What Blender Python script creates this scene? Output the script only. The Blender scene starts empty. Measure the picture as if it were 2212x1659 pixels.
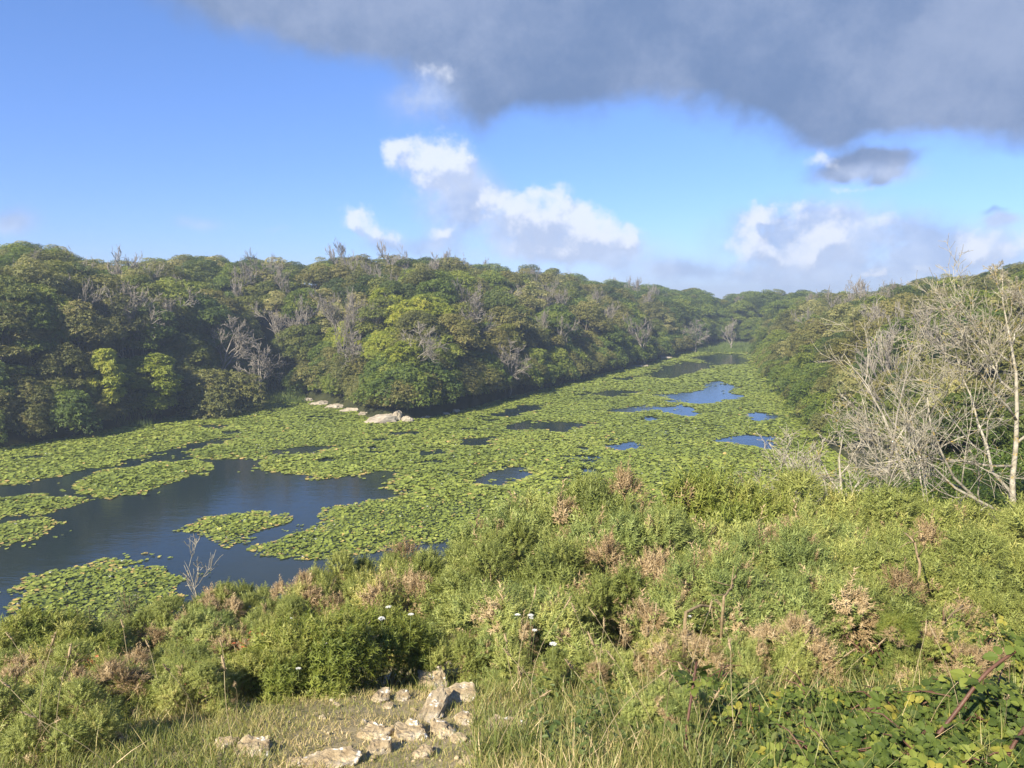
import bpy, math, random
import numpy as np
from mathutils import Vector, Matrix

R = math.radians
SC = bpy.context.scene
COL = SC.collection

# ------------------------------------------------------------------ camera
CAM_Z = 14.0
PITCH = math.atan((829.5 - 640.0) / 1659.0)
cd = bpy.data.cameras.new('camera')
cam = bpy.data.objects.new('camera', cd)
COL.objects.link(cam)
cam.location = (0, 0, CAM_Z)
cam.rotation_euler = (math.pi / 2 - PITCH, 0, 0)
cd.sensor_width = 36.0
cd.lens = 27.0
cd.clip_start = 0.05
cd.clip_end = 6000
SC.camera = cam

# ------------------------------------------------------------------ render settings
SC.render.engine = 'CYCLES'
SC.cycles.use_denoising = True
SC.cycles.max_bounces = 7
SC.cycles.diffuse_bounces = 3
SC.cycles.glossy_bounces = 3
SC.cycles.transmission_bounces = 4
SC.cycles.transparent_max_bounces = 8
SC.cycles.volume_bounces = 0
SC.view_settings.view_transform = 'Standard'
SC.view_settings.look = 'None'
SC.view_settings.gamma = 1.0
SC.view_settings.exposure = 1.2
SC.view_settings.use_curve_mapping = False

# ------------------------------------------------------------------ sun and sky
SUN_EL = R(36)
SUN_AZ = R(-142)                      # from +Y (view direction), clockwise positive
S = Vector((math.sin(SUN_AZ) * math.cos(SUN_EL), math.cos(SUN_AZ) * math.cos(SUN_EL), math.sin(SUN_EL)))
sd = bpy.data.lights.new('sun', 'SUN')
sd.energy = 5.0
sd.angle = R(0.55)
sd.color = (1.0, 0.91, 0.74)
sun = bpy.data.objects.new('sun', sd)
COL.objects.link(sun)
sun.rotation_euler = S.to_track_quat('Z', 'Y').to_euler()
sun.location = (-60, -30, 60)


class NT:
    """small helper that writes shader nodes"""
    def __init__(self, tree):
        self.t = tree

    def n(self, typ, **kw):
        nd = self.t.nodes.new(typ)
        for k, v in kw.items():
            setattr(nd, k, v)
        return nd

    def put(self, sock, v):
        if hasattr(v, 'is_linked') or isinstance(v, bpy.types.NodeSocket):
            self.t.links.new(v, sock)
        elif v is not None:
            sock.default_value = v

    def m(self, op, a, b=None, c=None, clamp=False):
        nd = self.n('ShaderNodeMath', operation=op, use_clamp=clamp)
        for i, v in enumerate((a, b, c)):
            if v is not None:
                self.put(nd.inputs[i], v)
        return nd.outputs[0]

    def v(self, op, a, b=None, c=None, out=0):
        nd = self.n('ShaderNodeVectorMath', operation=op)
        for i, x in enumerate((a, b, c)):
            if x is not None:
                self.put(nd.inputs[i], x)
        return nd.outputs[out]

    def noise(self, vec, scale, detail=4, rough=0.55, out='Fac', dist=0.0):
        nd = self.n('ShaderNodeTexNoise')
        if vec is not None:
            self.put(nd.inputs['Vector'], vec)
        nd.inputs['Scale'].default_value = scale
        nd.inputs['Detail'].default_value = detail
        nd.inputs['Roughness'].default_value = rough
        nd.inputs['Distortion'].default_value = dist
        return nd.outputs[out]

    def mix(self, fac, a, b, blend='MIX'):
        nd = self.n('ShaderNodeMix', data_type='RGBA', blend_type=blend)
        self.put(nd.inputs['Factor'], fac)
        self.put(nd.inputs['A'], a)
        self.put(nd.inputs['B'], b)
        return nd.outputs['Result']

    def smooth(self, x, lo, hi, a=0.0, b=1.0):
        nd = self.n('ShaderNodeMapRange', interpolation_type='SMOOTHSTEP')
        self.put(nd.inputs['Value'], x)
        nd.inputs['From Min'].default_value = lo
        nd.inputs['From Max'].default_value = hi
        nd.inputs['To Min'].default_value = a
        nd.inputs['To Max'].default_value = b
        return nd.outputs['Result']

    def ramp(self, fac, stops):
        nd = self.n('ShaderNodeValToRGB')
        el = nd.color_ramp.elements
        while len(el) < len(stops):
            el.new(0.5)
        for e, (p, c) in zip(el, stops):
            e.position = p
            e.color = (*c, 1)
        self.put(nd.inputs['Fac'], fac)
        return nd.outputs['Color']


def ray_dir(X, Y):
    """direction of a sight line; X, Y as read off the photograph at 2212 x 1659"""
    a = (X - 1106.0) / 1659.0
    b = (829.5 - Y) / 1659.0
    return np.array([a, math.cos(PITCH) + b * math.sin(PITCH), -math.sin(PITCH) + b * math.cos(PITCH)])


def build_world():
    w = bpy.data.worlds.new('World')
    SC.world = w
    w.use_nodes = True
    t = w.node_tree
    t.nodes.clear()
    q = NT(t)
    STR = 0.058
    sky = q.n('ShaderNodeTexSky', sky_type='NISHITA', sun_disc=False)
    sky.sun_elevation = SUN_EL
    sky.sun_rotation = SUN_AZ
    sky.altitude = 0
    sky.air_density = 1.0
    sky.dust_density = 0.15
    sky.ozone_density = 2.0
    blue = q.mix(1.0, sky.outputs[0], (0.84, 1.05, 1.50, 1), 'MULTIPLY')
    d = q.n('ShaderNodeTexCoord').outputs['Generated']
    sp = q.n('ShaderNodeSeparateXYZ')
    q.put(sp.inputs[0], d)
    az = q.m('ARCTAN2', sp.outputs[0], sp.outputs[1])
    el = q.m('ARCSINE', sp.outputs[2])
    low = q.smooth(el, -.02, .42)
    blue = q.mix(low, q.mix(1.0, blue, (.72, .74, .92, 1), 'MULTIPLY'), blue)
    cb = q.n('ShaderNodeCombineXYZ')
    q.put(cb.inputs[0], az)
    q.put(cb.inputs[1], el)
    P = cb.outputs[0]

    def warped(scale, amt, detail=4):
        nz = q.noise(d, scale, detail, 0.6, 'Color')
        nz = q.v('SUBTRACT', nz, (0.5, 0.5, 0.5))
        return q.v('MULTIPLY_ADD', nz, (amt, amt, 0), P)

    def blobs(Pv, lst, big=1.0):
        s = 0.0
        for (X, Y, rx, ry, a) in lst:
            rx, ry = rx * big, ry * big
            v = ray_dir(X, Y)
            ca = math.atan2(v[0], v[1])
            ce = math.asin(v[2] / np.linalg.norm(v))
            k = 1.0 / (1 + ((X - 1106) / 1659) ** 2)      # smaller angle per length away from the axis
            ix, iy = 1659.0 / (rx * k), 1659.0 / (ry * math.sqrt(k))
            u = q.v('MULTIPLY_ADD', Pv, (ix, iy, 0), (-ca * ix, -ce * iy, 0))
            e = q.v('DOT_PRODUCT', u, u, out=1)
            g = q.m('POWER', 0.36788, e)
            s = q.m('MULTIPLY_ADD', g, a, s)
        return s

    # --- the broad grey cloud deck
    Pg = warped(3.2, 0.16, 5)
    deck = [(600, -35, 330, 115, .95), (800, 70, 170, 60, .3), (1000, 10, 260, 110, 1.0), (1130, 110, 150, 110, .9), (1010, 205, 95, 70, .45),
            (1300, 50, 260, 130, 1.0), (1560, 15, 330, 130, 1.0), (1780, 90, 220, 140, 1.0), (1890, 210, 150, 90, .9),
            (2050, 150, 260, 125, 1.0), (2300, 110, 260, 140, 1.0), (1500, -250, 700, 220, 1.2), (2300, -200, 500, 250, 1.0), (1870, 364, 80, 20, .75), (1960, 362, 70, 18, .7), (2190, 330, 100, 48, .22), (2170, 480, 45, 11, .5)]
    Dg = blobs(Pg, deck)
    far = q.noise(d, 1.7, 5, 0.55)
    over = q.smooth(q.m('ADD', el, q.m('MULTIPLY', q.m('ABSOLUTE', az), 0.10)), 0.50, 0.75)
    behind = q.smooth(q.m('ABSOLUTE', az), 0.72, 1.0)
    out = q.m('MAXIMUM', over, behind)
    Dg = q.m('ADD', Dg, q.m('MULTIPLY', q.smooth(far, 0.46, 0.66), out))
    fine = q.noise(d, 9, 6, 0.6)
    Dg = q.m('ADD', Dg, q.m('MULTIPLY_ADD', fine, 0.8, -0.40))
    Mg = q.smooth(Dg, 0.20, 0.82)
    thick = q.smooth(q.m('ADD', q.noise(d, 5.5, 8, 0.66), q.m('MULTIPLY', blobs(Pg, [(2150, 60, 230, 110, 1.0), (1000, 50, 110, 120, .7), (1480, 130, 160, 50, .4), (680, 0, 200, 60, .6)]), .20)), 0.36, 0.78)
    gcol = q.mix(thick, (1.45, 2.2, 3.9, 1), (2.75, 3.45, 5.1, 1))
    # --- soft greyish veils and bases
    Ps = warped(7, 0.05, 4)
    soft = [(930, 215, 85, 65, .75), (955, 400, 85, 65, .75), (890, 525, 120, 28, .65), (1130, 490, 140, 60, .8), (1240, 540, 160, 35, .8), (1030, 430, 80, 50, .6),
            (1880, 375, 120, 26, .6), (1700, 470, 110, 40, .5), (1760, 530, 190, 80, .95), (2060, 555, 210, 65, .95), (1450, 580, 90, 22, .5),
            (1560, 600, 300, 26, .45), (20, 478, 75, 36, .7), (440, 482, 85, 20, .45), (600, 487, 45, 11, .4), (2170, 480, 45, 14, .7), (1890, 505, 90, 45, .6), (1330, 530, 80, 45, .5)]
    Ds = blobs(Ps, soft)
    Ds = q.m('MULTIPLY', Ds, q.smooth(q.noise(d, 14, 6, 0.62), 0.25, 0.72, 0.45, 1.35))
    Ms = q.smooth(Ds, 0.08, 0.95, 0.0, 0.9)
    scol = q.mix(q.smooth(q.noise(d, 11, 4, 0.6), 0.35, 0.65), (3.2, 4.1, 6.2, 1), (5.0, 5.8, 7.6, 1))
    # --- bright heaps
    Pw = warped(16, 0.06, 7)
    heap = [(938, 165, 48, 30, .55), (945, 335, 62, 40, .70), (890, 345, 50, 30, .6), (985, 350, 38, 45, .6), (950, 390, 60, 40, .55), (860, 320, 30, 16, .5),
            (1045, 410, 32, 26, .8), (1080, 450, 50, 34, .95), (1130, 470, 45, 40, .9), (1187, 440, 40, 36, 1.15), (1180, 485, 55, 45, .95), (1240, 500, 50, 38, 1.0),
            (1290, 505, 38, 42, .9), (1330, 520, 30, 36, .7), (1370, 535, 26, 34, 1.0), (1230, 545, 90, 24, .7), (1120, 520, 50, 26, .5),
            (765, 470, 28, 24, .95), (795, 490, 36, 24, .9), (820, 505, 40, 22, .5), (845, 525, 60, 18, .5), (965, 500, 24, 20, .9),
            (1625, 500, 26, 30, 1.0), (1640, 540, 45, 26, .9), (1700, 465, 80, 16, .65), (1650, 450, 36, 14, .6), (1765, 510, 44, 28, 1.1), (1800, 540, 55, 30, 1.0), (1720, 555, 80, 26, .6),
            (1885, 495, 46, 26, .7), (1790, 342, 44, 18, .7), (1830, 398, 70, 12, .6), (2100, 515, 38, 26, 1.1), (2130, 545, 70, 20, .8), (2070, 580, 110, 14, .5), (1895, 585, 28, 8, .9),
            (2230, 510, 50, 40, .8), (1750, 438, 60, 10, .5), (1660, 580, 120, 14, .4)]
    Dw = blobs(Pw, heap, 1.06)
    Dr = Dw
    Du = blobs(q.v('ADD', Pw, (-.009, .017, 0)), heap, 1.06)
    lump = q.noise(d, 30, 9, 0.60)
    rise = q.m('SUBTRACT', Dw, Du)
    Dw = q.m('MULTIPLY_ADD', q.m('SUBTRACT', lump, 0.5), 2.3, q.m('MINIMUM', Dw, 1.05))
    Mw = q.m('MULTIPLY', q.smooth(Dw, 0.20, 1.15), q.smooth(Dr, .06, .30))
    # relief: compare billows here and a little toward the sun
    dn = q.noise(d, 30, 6, 0.6)
    d2 = q.v('ADD', d, tuple(S * 0.014))
    dn2 = q.noise(d2, 30, 6, 0.6)
    lit = q.smooth(q.m('MULTIPLY_ADD', q.m('SUBTRACT', dn, dn2), 2.2, q.m('MULTIPLY', rise, 1.1)), -0.42, 0.46)
    wcol = q.mix(lit, (4.2, 5.0, 6.9, 1), (6.9, 7.3, 8.3, 1))
    c = q.mix(Mg, blue, gcol)
    c = q.mix(Ms, c, scol)
    c = q.mix(q.m('MULTIPLY', Mw, 0.88), c, wcol)
    bg = q.n('ShaderNodeBackground')
    q.put(bg.inputs[0], c)
    bg.inputs[1].default_value = STR
    o = q.n('ShaderNodeOutputWorld')
    t.links.new(bg.outputs[0], o.inputs[0])
    w.cycles.sampling_method = 'MANUAL'
    w.cycles.sample_map_resolution = 512


build_world()

# ------------------------------------------------------------------ materials
def new_mat(name):
    m = bpy.data.materials.new(name)
    m.use_nodes = True
    t = m.node_tree
    t.nodes.clear()
    q = NT(t)
    o = q.n('ShaderNodeOutputMaterial')
    return m, q, o


def leaf_mat(name, stops, trans=0.30, rough=0.55, spec=0.35, obj_var=0.0, attr=True, tcol=(1.25, 1.35, 0.55)):
    """leaves: colour from the per-leaf 'tint' number plus a per-object shift"""
    m, q, o = new_mat(name)
    f = q.n('ShaderNodeAttribute', attribute_name='tint').outputs['Fac'] if attr else 0.5
    if obj_var:
        rnd = q.n('ShaderNodeObjectInfo').outputs['Random']
        f = q.m('MULTIPLY_ADD', q.m('SUBTRACT', rnd, 0.5), obj_var, f, clamp=True)
    col = q.ramp(f, stops)
    b = q.n('ShaderNodeBsdfPrincipled')
    q.put(b.inputs['Base Color'], col)
    b.inputs['Roughness'].default_value = rough
    b.inputs['Specular IOR Level'].default_value = spec
    tr = q.n('ShaderNodeBsdfTranslucent')
    q.put(tr.inputs['Color'], q.mix(1.0, col, (*tcol, 1), 'MULTIPLY'))
    mx = q.n('ShaderNodeMixShader')
    mx.inputs[0].default_value = trans
    q.t.links.new(b.outputs[0], mx.inputs[1])
    q.t.links.new(tr.outputs[0], mx.inputs[2])
    q.t.links.new(mx.outputs[0], o.inputs[0])
    return m


def solid_mat(name, stops, scale=6.0, rough=0.85, bump=0.3, bscale=25.0, spec=0.25, detail=6, patch=None):
    m, q, o = new_mat(name)
    co = q.n('ShaderNodeTexCoord').outputs['Object']
    col = q.ramp(q.noise(co, scale, detail, 0.62), stops)
    if patch:
        for (psc, lo, hi, pc) in patch:
            col = q.mix(q.smooth(q.noise(co, psc, 4, 0.6), lo, hi), col, (*pc, 1))
    b = q.n('ShaderNodeBsdfPrincipled')
    q.put(b.inputs['Base Color'], col)
    b.inputs['Roughness'].default_value = rough
    b.inputs['Specular IOR Level'].default_value = spec
    if bump:
        bp = q.n('ShaderNodeBump')
        bp.inputs['Strength'].default_value = bump
        bp.inputs['Distance'].default_value = 0.02
        q.put(bp.inputs['Height'], q.noise(co, bscale, 6, 0.65))
        q.t.links.new(bp.outputs[0], b.inputs['Normal'])
    q.t.links.new(b.outputs[0], o.inputs[0])
    return m


M = {}
M['tree_dark'] = leaf_mat('tree_leaf_dark', [(0, (0.056, 0.085, 0.016)), (.5, (0.111, 0.136, 0.024)), (1, (0.196, 0.195, 0.035))], .25, obj_var=.95)
M['tree_mid'] = leaf_mat('tree_leaf_mid', [(0, (0.074, 0.114, 0.021)), (.5, (0.144, 0.188, 0.026)), (1, (0.234, 0.255, 0.040))], .28, obj_var=.6)
M['tree_olive'] = leaf_mat('tree_leaf_olive', [(0, (0.089, 0.098, 0.023)), (.5, (0.157, 0.157, 0.039)), (1, (0.222, 0.193, 0.057))], .22, obj_var=.6)
M['tree_grey'] = leaf_mat('tree_leaf_grey', [(0, (0.155, 0.169, 0.059)), (.5, (0.267, 0.259, 0.090)), (1, (0.396, 0.340, 0.132))], .25, obj_var=.5)
M['tree_lime'] = leaf_mat('tree_leaf_lime', [(0, (0.170, 0.206, 0.024)), (.5, (0.273, 0.303, 0.038)), (1, (0.420, 0.394, 0.063))], .32, obj_var=.4)
M['gorse'] = leaf_mat('gorse_green', [(0, (0.136, 0.164, 0.037)), (.45, (0.238, 0.267, 0.066)), (.8, (0.338, 0.353, 0.097)), (1, (0.451, 0.411, 0.133))], .22, obj_var=.35, tcol=(1.2, 1.25, .6))
M['gorse_blue'] = leaf_mat('gorse_blue_green', [(0, (0.147, 0.189, 0.053)), (.5, (0.254, 0.300, 0.085)), (1, (0.408, 0.411, 0.122))], .22, obj_var=.3, tcol=(1.2, 1.25, .7))
M['gorse_lime'] = leaf_mat('gorse_young_green', [(0, (0.132, 0.169, 0.029)), (.5, (0.227, 0.259, 0.047)), (1, (0.351, 0.336, 0.098))], .30, obj_var=.3, tcol=(1.2, 1.25, .6))
M['gorse_brown'] = leaf_mat('gorse_dead_brown', [(0, (.23, .160, .078)), (.5, (.37, .268, .138)), (1, (.50, .385, .215))], .12, obj_var=.3, tcol=(1, .9, .7))
M['bramble'] = leaf_mat('bramble_leaf', [(0, (0.044, 0.068, 0.015)), (.55, (0.094, 0.130, 0.025)), (.85, (0.171, 0.199, 0.037)), (1, (0.343, 0.260, 0.041))], .26, .6, .18, obj_var=.88, attr=False)
M['bramble_mass'] = leaf_mat('bramble_leaf_mass', [(0, (.026, .050, .018)), (.5, (.055, .095, .030)), (.9, (.100, .145, .045)), (1, (.200, .170, .050))], .24, .42, .5)
M['shrub'] = leaf_mat('shrub_leaf_bright', [(0, (.055, .090, .014)), (.5, (.095, .145, .022)), (1, (.170, .200, .045))], .34, .45, .45, obj_var=.4)
M['shrub_dull'] = leaf_mat('weed_leaf', [(0, (.050, .080, .022)), (.5, (.100, .135, .036)), (1, (.180, .180, .060))], .28, .5, .3)
M['willow'] = leaf_mat('willow_leaf', [(0, (.060, .080, .025)), (.5, (.105, .125, .042)), (1, (.160, .165, .070))], .30, obj_var=.3)
M['orange'] = leaf_mat('orange_leaf', [(0, (.28, .06, .03)), (.5, (.42, .115, .045)), (1, (.50, .20, .08))], .30, tcol=(1, .8, .5))
M['grass'] = leaf_mat('grass_blade', [(0, (0.094, 0.125, 0.031)), (.40, (0.180, 0.206, 0.053)), (.62, (0.298, 0.279, 0.092)), (.80, (0.502, 0.390, 0.193)), (1, (0.690, 0.529, 0.323))], .28, .5, .35)
M['straw'] = leaf_mat('dry_grass_stalk', [(0, (.30, .235, .12)), (1, (.48, .40, .25))], .2, .6, .3, attr=False)
M['seed'] = leaf_mat('grass_seed_head', [(0, (.30, .22, .12)), (1, (.46, .36, .22))], .2, .7, .2, attr=False)
M['reed'] = leaf_mat('reed_blade', [(0, (.065, .105, .020)), (.5, (.115, .160, .034)), (1, (.170, .195, .055))], .3)
M['pad'] = leaf_mat('lily_pad', [(0, (0.117, 0.153, 0.030)), (.5, (0.216, 0.257, 0.046)), (.85, (0.334, 0.342, 0.081)), (.93, (0.434, 0.333, 0.103)), (1, (0.467, 0.319, 0.127))], .14, .5, .25)
M['pad_one'] = leaf_mat('lily_pad_single', [(0, (0.120, 0.157, 0.034)), (.5, (0.225, 0.255, 0.057)), (.85, (0.337, 0.337, 0.092)), (1, (0.451, 0.307, 0.127))], .14, .5, .25, obj_var=.9, attr=False)
M['petal'] = leaf_mat('white_petal', [(0, (.70, .70, .66)), (1, (.82, .82, .78))], .25, .5, .3, attr=False, tcol=(1, 1, 1))
M['green_stem'] = solid_mat('green_stem', [(.3, (.09, .12, .035)), (.7, (.15, .17, .06))], 8, .6, 0)
M['bark'] = solid_mat('bark', [(.3, (.055, .045, .034)), (.7, (.13, .11, .085))], 3, .9, .4, 12)
M['dead'] = solid_mat('dead_grey_wood', [(.3, (0.160, 0.140, 0.116)), (.7, (0.288, 0.260, 0.220))], 2.5, .9, .3, 14)
M['lichen'] = solid_mat('lichen_covered_wood', [(.32, (0.184, 0.160, 0.113)), (.5, (0.319, 0.288, 0.219)), (.7, (0.436, 0.402, 0.326))], 9, .9, .5, 45, patch=[(5, .60, .66, (.36, .27, .07)), (11, .62, .70, (.12, .10, .075))])
M['gorse_wood'] = solid_mat('gorse_wood', [(.3, (.16, .115, .06)), (.7, (.32, .245, .14))], 14, .9, .5, 60)
M['cane'] = solid_mat('bramble_cane', [(.3, (0.069, 0.030, 0.020)), (.7, (0.126, 0.063, 0.037))], 10, .55, .2, 60, .4)
M['rock'] = solid_mat('limestone', [(.30, (0.176, 0.123, 0.066)), (.45, (0.317, 0.246, 0.149)), (.62, (0.440, 0.362, 0.237)), (.8, (0.546, 0.465, 0.329))], 7, .92, .8, 28,
                      patch=[(5, .58, .70, (.46, .40, .33)), (16, .62, .68, (.70, .68, .62)), (9, .63, .70, (.30, .21, .12))])
M['rock_far'] = solid_mat('pale_shore_limestone', [(.3, (0.213, 0.177, 0.129)), (.55, (0.362, 0.319, 0.251)), (.8, (0.451, 0.410, 0.339))], .9, .92, .8, 3)
M['pad_wood'] = M['dead']


def water_mat():
    m, q, o = new_mat('pond_water')
    co = q.n('ShaderNodeTexCoord').outputs['Object']
    b = q.n('ShaderNodeBsdfPrincipled')
    b.inputs['Base Color'].default_value = (.016, .026, .030, 1)
    b.inputs['Roughness'].default_value = .035
    b.inputs['IOR'].default_value = 1.333
    mp = q.n('ShaderNodeMapping')
    mp.inputs['Scale'].default_value = (1.0, 2.4, 1)
    q.put(mp.inputs[0], co)
    h = q.m('ADD', q.m('MULTIPLY', q.noise(mp.outputs[0], 2.2, 3, .5), 1.0), q.m('MULTIPLY', q.noise(mp.outputs[0], .5, 2, .5), 1.4))
    bp = q.n('ShaderNodeBump')
    bp.inputs['Strength'].default_value = .13
    bp.inputs['Distance'].default_value = .05
    q.put(bp.inputs['Height'], h)
    q.t.links.new(bp.outputs[0], b.inputs['Normal'])
    q.t.links.new(b.outputs[0], o.inputs[0])
    return m


def ground_mat():
    m, q, o = new_mat('ground_soil_and_turf')
    geo = q.n('ShaderNodeNewGeometry').outputs['Position']
    n1 = q.noise(geo, 1.6, 6, .62)
    n2 = q.m('ADD', q.m('MULTIPLY', q.noise(geo, 14, 5, .65), .6), q.m('MULTIPLY', q.noise(geo, 75, 4, .7), .4))
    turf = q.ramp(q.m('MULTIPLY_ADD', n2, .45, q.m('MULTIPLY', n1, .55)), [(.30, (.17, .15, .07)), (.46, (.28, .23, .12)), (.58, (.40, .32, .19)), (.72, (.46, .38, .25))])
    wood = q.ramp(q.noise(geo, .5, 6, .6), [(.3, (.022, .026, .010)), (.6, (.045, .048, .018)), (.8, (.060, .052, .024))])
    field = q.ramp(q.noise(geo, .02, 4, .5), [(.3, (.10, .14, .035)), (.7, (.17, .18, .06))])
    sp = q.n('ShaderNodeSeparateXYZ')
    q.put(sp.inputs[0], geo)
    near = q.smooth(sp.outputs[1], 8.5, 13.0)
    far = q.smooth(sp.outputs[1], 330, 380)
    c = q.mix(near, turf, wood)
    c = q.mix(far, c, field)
    b = q.n('ShaderNodeBsdfPrincipled')
    q.put(b.inputs['Base Color'], c)
    b.inputs['Roughness'].default_value = .95
    b.inputs['Specular IOR Level'].default_value = .1
    bp = q.n('ShaderNodeBump')
    bp.inputs['Strength'].default_value = .6
    bp.inputs['Distance'].default_value = .03
    q.put(bp.inputs['Height'], n2)
    q.t.links.new(bp.outputs[0], b.inputs['Normal'])
    q.t.links.new(b.outputs[0], o.inputs[0])
    return m


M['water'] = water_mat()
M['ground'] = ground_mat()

# ------------------------------------------------------------------ numeric helpers
def value_noise(x, y, seed=0):
    xi, yi = np.floor(x).astype(np.int64), np.floor(y).astype(np.int64)
    xf, yf = x - xi, y - yi
    u, v = xf * xf * (3 - 2 * xf), yf * yf * (3 - 2 * yf)

    def h(a, b):
        n = (a * 374761393 + b * 668265263 + seed * 974634777) & 0xFFFFFFFF
        n = ((n ^ (n >> 13)) * 1274126177) & 0xFFFFFFFF
        return ((n ^ (n >> 16)) & 0xFFFF) / 65535.0
    return (h(xi, yi) * (1 - u) + h(xi + 1, yi) * u) * (1 - v) + (h(xi, yi + 1) * (1 - u) + h(xi + 1, yi + 1) * u) * v


def fbm(x, y, oct=4, seed=0):
    s, a, t = 0, 1, 0
    for i in range(oct):
        s = s + a * value_noise(x * 2 ** i, y * 2 ** i, seed + i)
        t += a
        a *= .5
    return s / t - .5


def water_pt(X, Y):
    d = ray_dir(X, Y)
    k = -CAM_Z / d[2]
    return (d[0] * k, d[1] * k)


def in_poly(px, py, poly):
    r = np.zeros(px.shape, bool)
    n = len(poly)
    j = n - 1
    for i in range(n):
        xi, yi = poly[i]
        xj, yj = poly[j]
        c = ((yi > py) != (yj > py)) & (px < (xj - xi) * (py - yi) / (yj - yi + 1e-12) + xi)
        r ^= c
        j = i
    return r


def poly_dist(px, py, poly):
    best = np.full(px.shape, 1e9)
    n = len(poly)
    for i in range(n):
        ax, ay = poly[i]
        bx, by = poly[(i + 1) % n]
        dx, dy = bx - ax, by - ay
        t = np.clip(((px - ax) * dx + (py - ay) * dy) / (dx * dx + dy * dy + 1e-12), 0, 1)
        best = np.minimum(best, (px - ax - t * dx) ** 2 + (py - ay - t * dy) ** 2)
    return np.sqrt(best)


SHORE_PX = [(-420, 1075), (-150, 1005), (0, 968), (150, 945), (300, 916), (420, 888), (520, 868), (560, 852), (640, 850), (655, 862), (760, 884), (800, 904), (870, 911),
            (935, 902), (1000, 887), (1090, 862), (1200, 835), (1300, 808), (1400, 785), (1440, 770), (1500, 757), (1530, 744), (1636, 743), (1630, 770), (1645, 800),
            (1690, 850), (1740, 905), (1790, 965)]
LAKE = [water_pt(*p) for p in SHORE_PX] + [(27.5, 56), (25, 47), (20, 40), (14, 34), (8, 29.5), (0, 25.5), (-10, 22.5), (-22, 21), (-40, 21), (-70, 30)]


def terrain(x, y):
    x = np.asarray(x, float)
    y = np.asarray(y, float)
    d = poly_dist(x, y, LAKE)
    ins = in_poly(x, y, LAKE)
    # plateau height differs round the valley
    ang = np.arctan2(x, np.maximum(y, 1e-3))
    left = 1 / (1 + np.exp((ang + .02) / .10))
    H = 10.5 + 6.0 * left
    H = H + 3.0 / (1 + np.exp(-(ang - .42) / .06))
    H = H - 2.5 * np.clip((y - 190) / 120, 0, 1)
    gen = H * (1 - np.exp(-d / 15.0)) + .35 * (1 - np.exp(-d / .3))
    near = np.interp(d, [0, 4, 8, 12, 15, 18, 21.5, 24, 30, 60, 200], [.1, 3.6, 6.6, 9.1, 10.15, 11.05, 11.9, 12.4, 12.9, 14, 15])
    zy = np.interp(np.where(y > -30, y + .02 * np.abs(x), y), [-30, 0, 2.5, 4, 5, 6, 7.5, 9, 12, 16], [13.4, 12.4, 12.05, 11.6, 11.3, 10.8, 10.2, 9.7, 8.7, 7.0])
    zy = zy + np.clip(-y, 0, 60) * .01
    k2 = np.clip((y - 9) / 8, 0, 1)
    k2 = k2 * k2 * (3 - 2 * k2)
    near = zy * (1 - k2) + near * k2
    w = np.clip((48 - y) / 14, 0, 1) * np.clip((60 - np.abs(x)) / 20, 0, 1)
    w = w * w * (3 - 2 * w)
    z = gen * (1 - w) + near * w
    z = z + fbm(x / 9, y / 9, 4, 3) * 1.2 * np.clip(d / 12, 0, 1) * np.clip((np.hypot(x, y) - 6) / 10, .0, 1)
    z = z + fbm(x / .7, y / .7, 3, 8) * .10 * np.clip(1.4 - np.hypot(x, y) / 14, 0, 1)
    return np.where(ins, -.25 - .10 * np.minimum(d, 12), np.maximum(z, .03))


def gz(x, y):
    return float(terrain(np.array([x]), np.array([y]))[0])


def ground_hit(X, Y, lift=0.0):
    d = ray_dir(X, Y)
    d = d / d[1]
    t = np.concatenate([np.arange(1.5, 60, .02), np.arange(60, 420, .25)]) if not lift else np.arange(48, 420, .25)
    z = CAM_Z + d[2] * t
    g = terrain(d[0] * t, t) + lift
    k = np.nonzero(z <= g)[0]
    i = k[0] if len(k) else len(t) - 1
    return d[0] * t[i], t[i]


def at_dist(X, Y, dist):
    d = ray_dir(X, Y)
    d = d / d[1]
    return d[0] * dist, dist, CAM_Z + d[2] * dist


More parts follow.
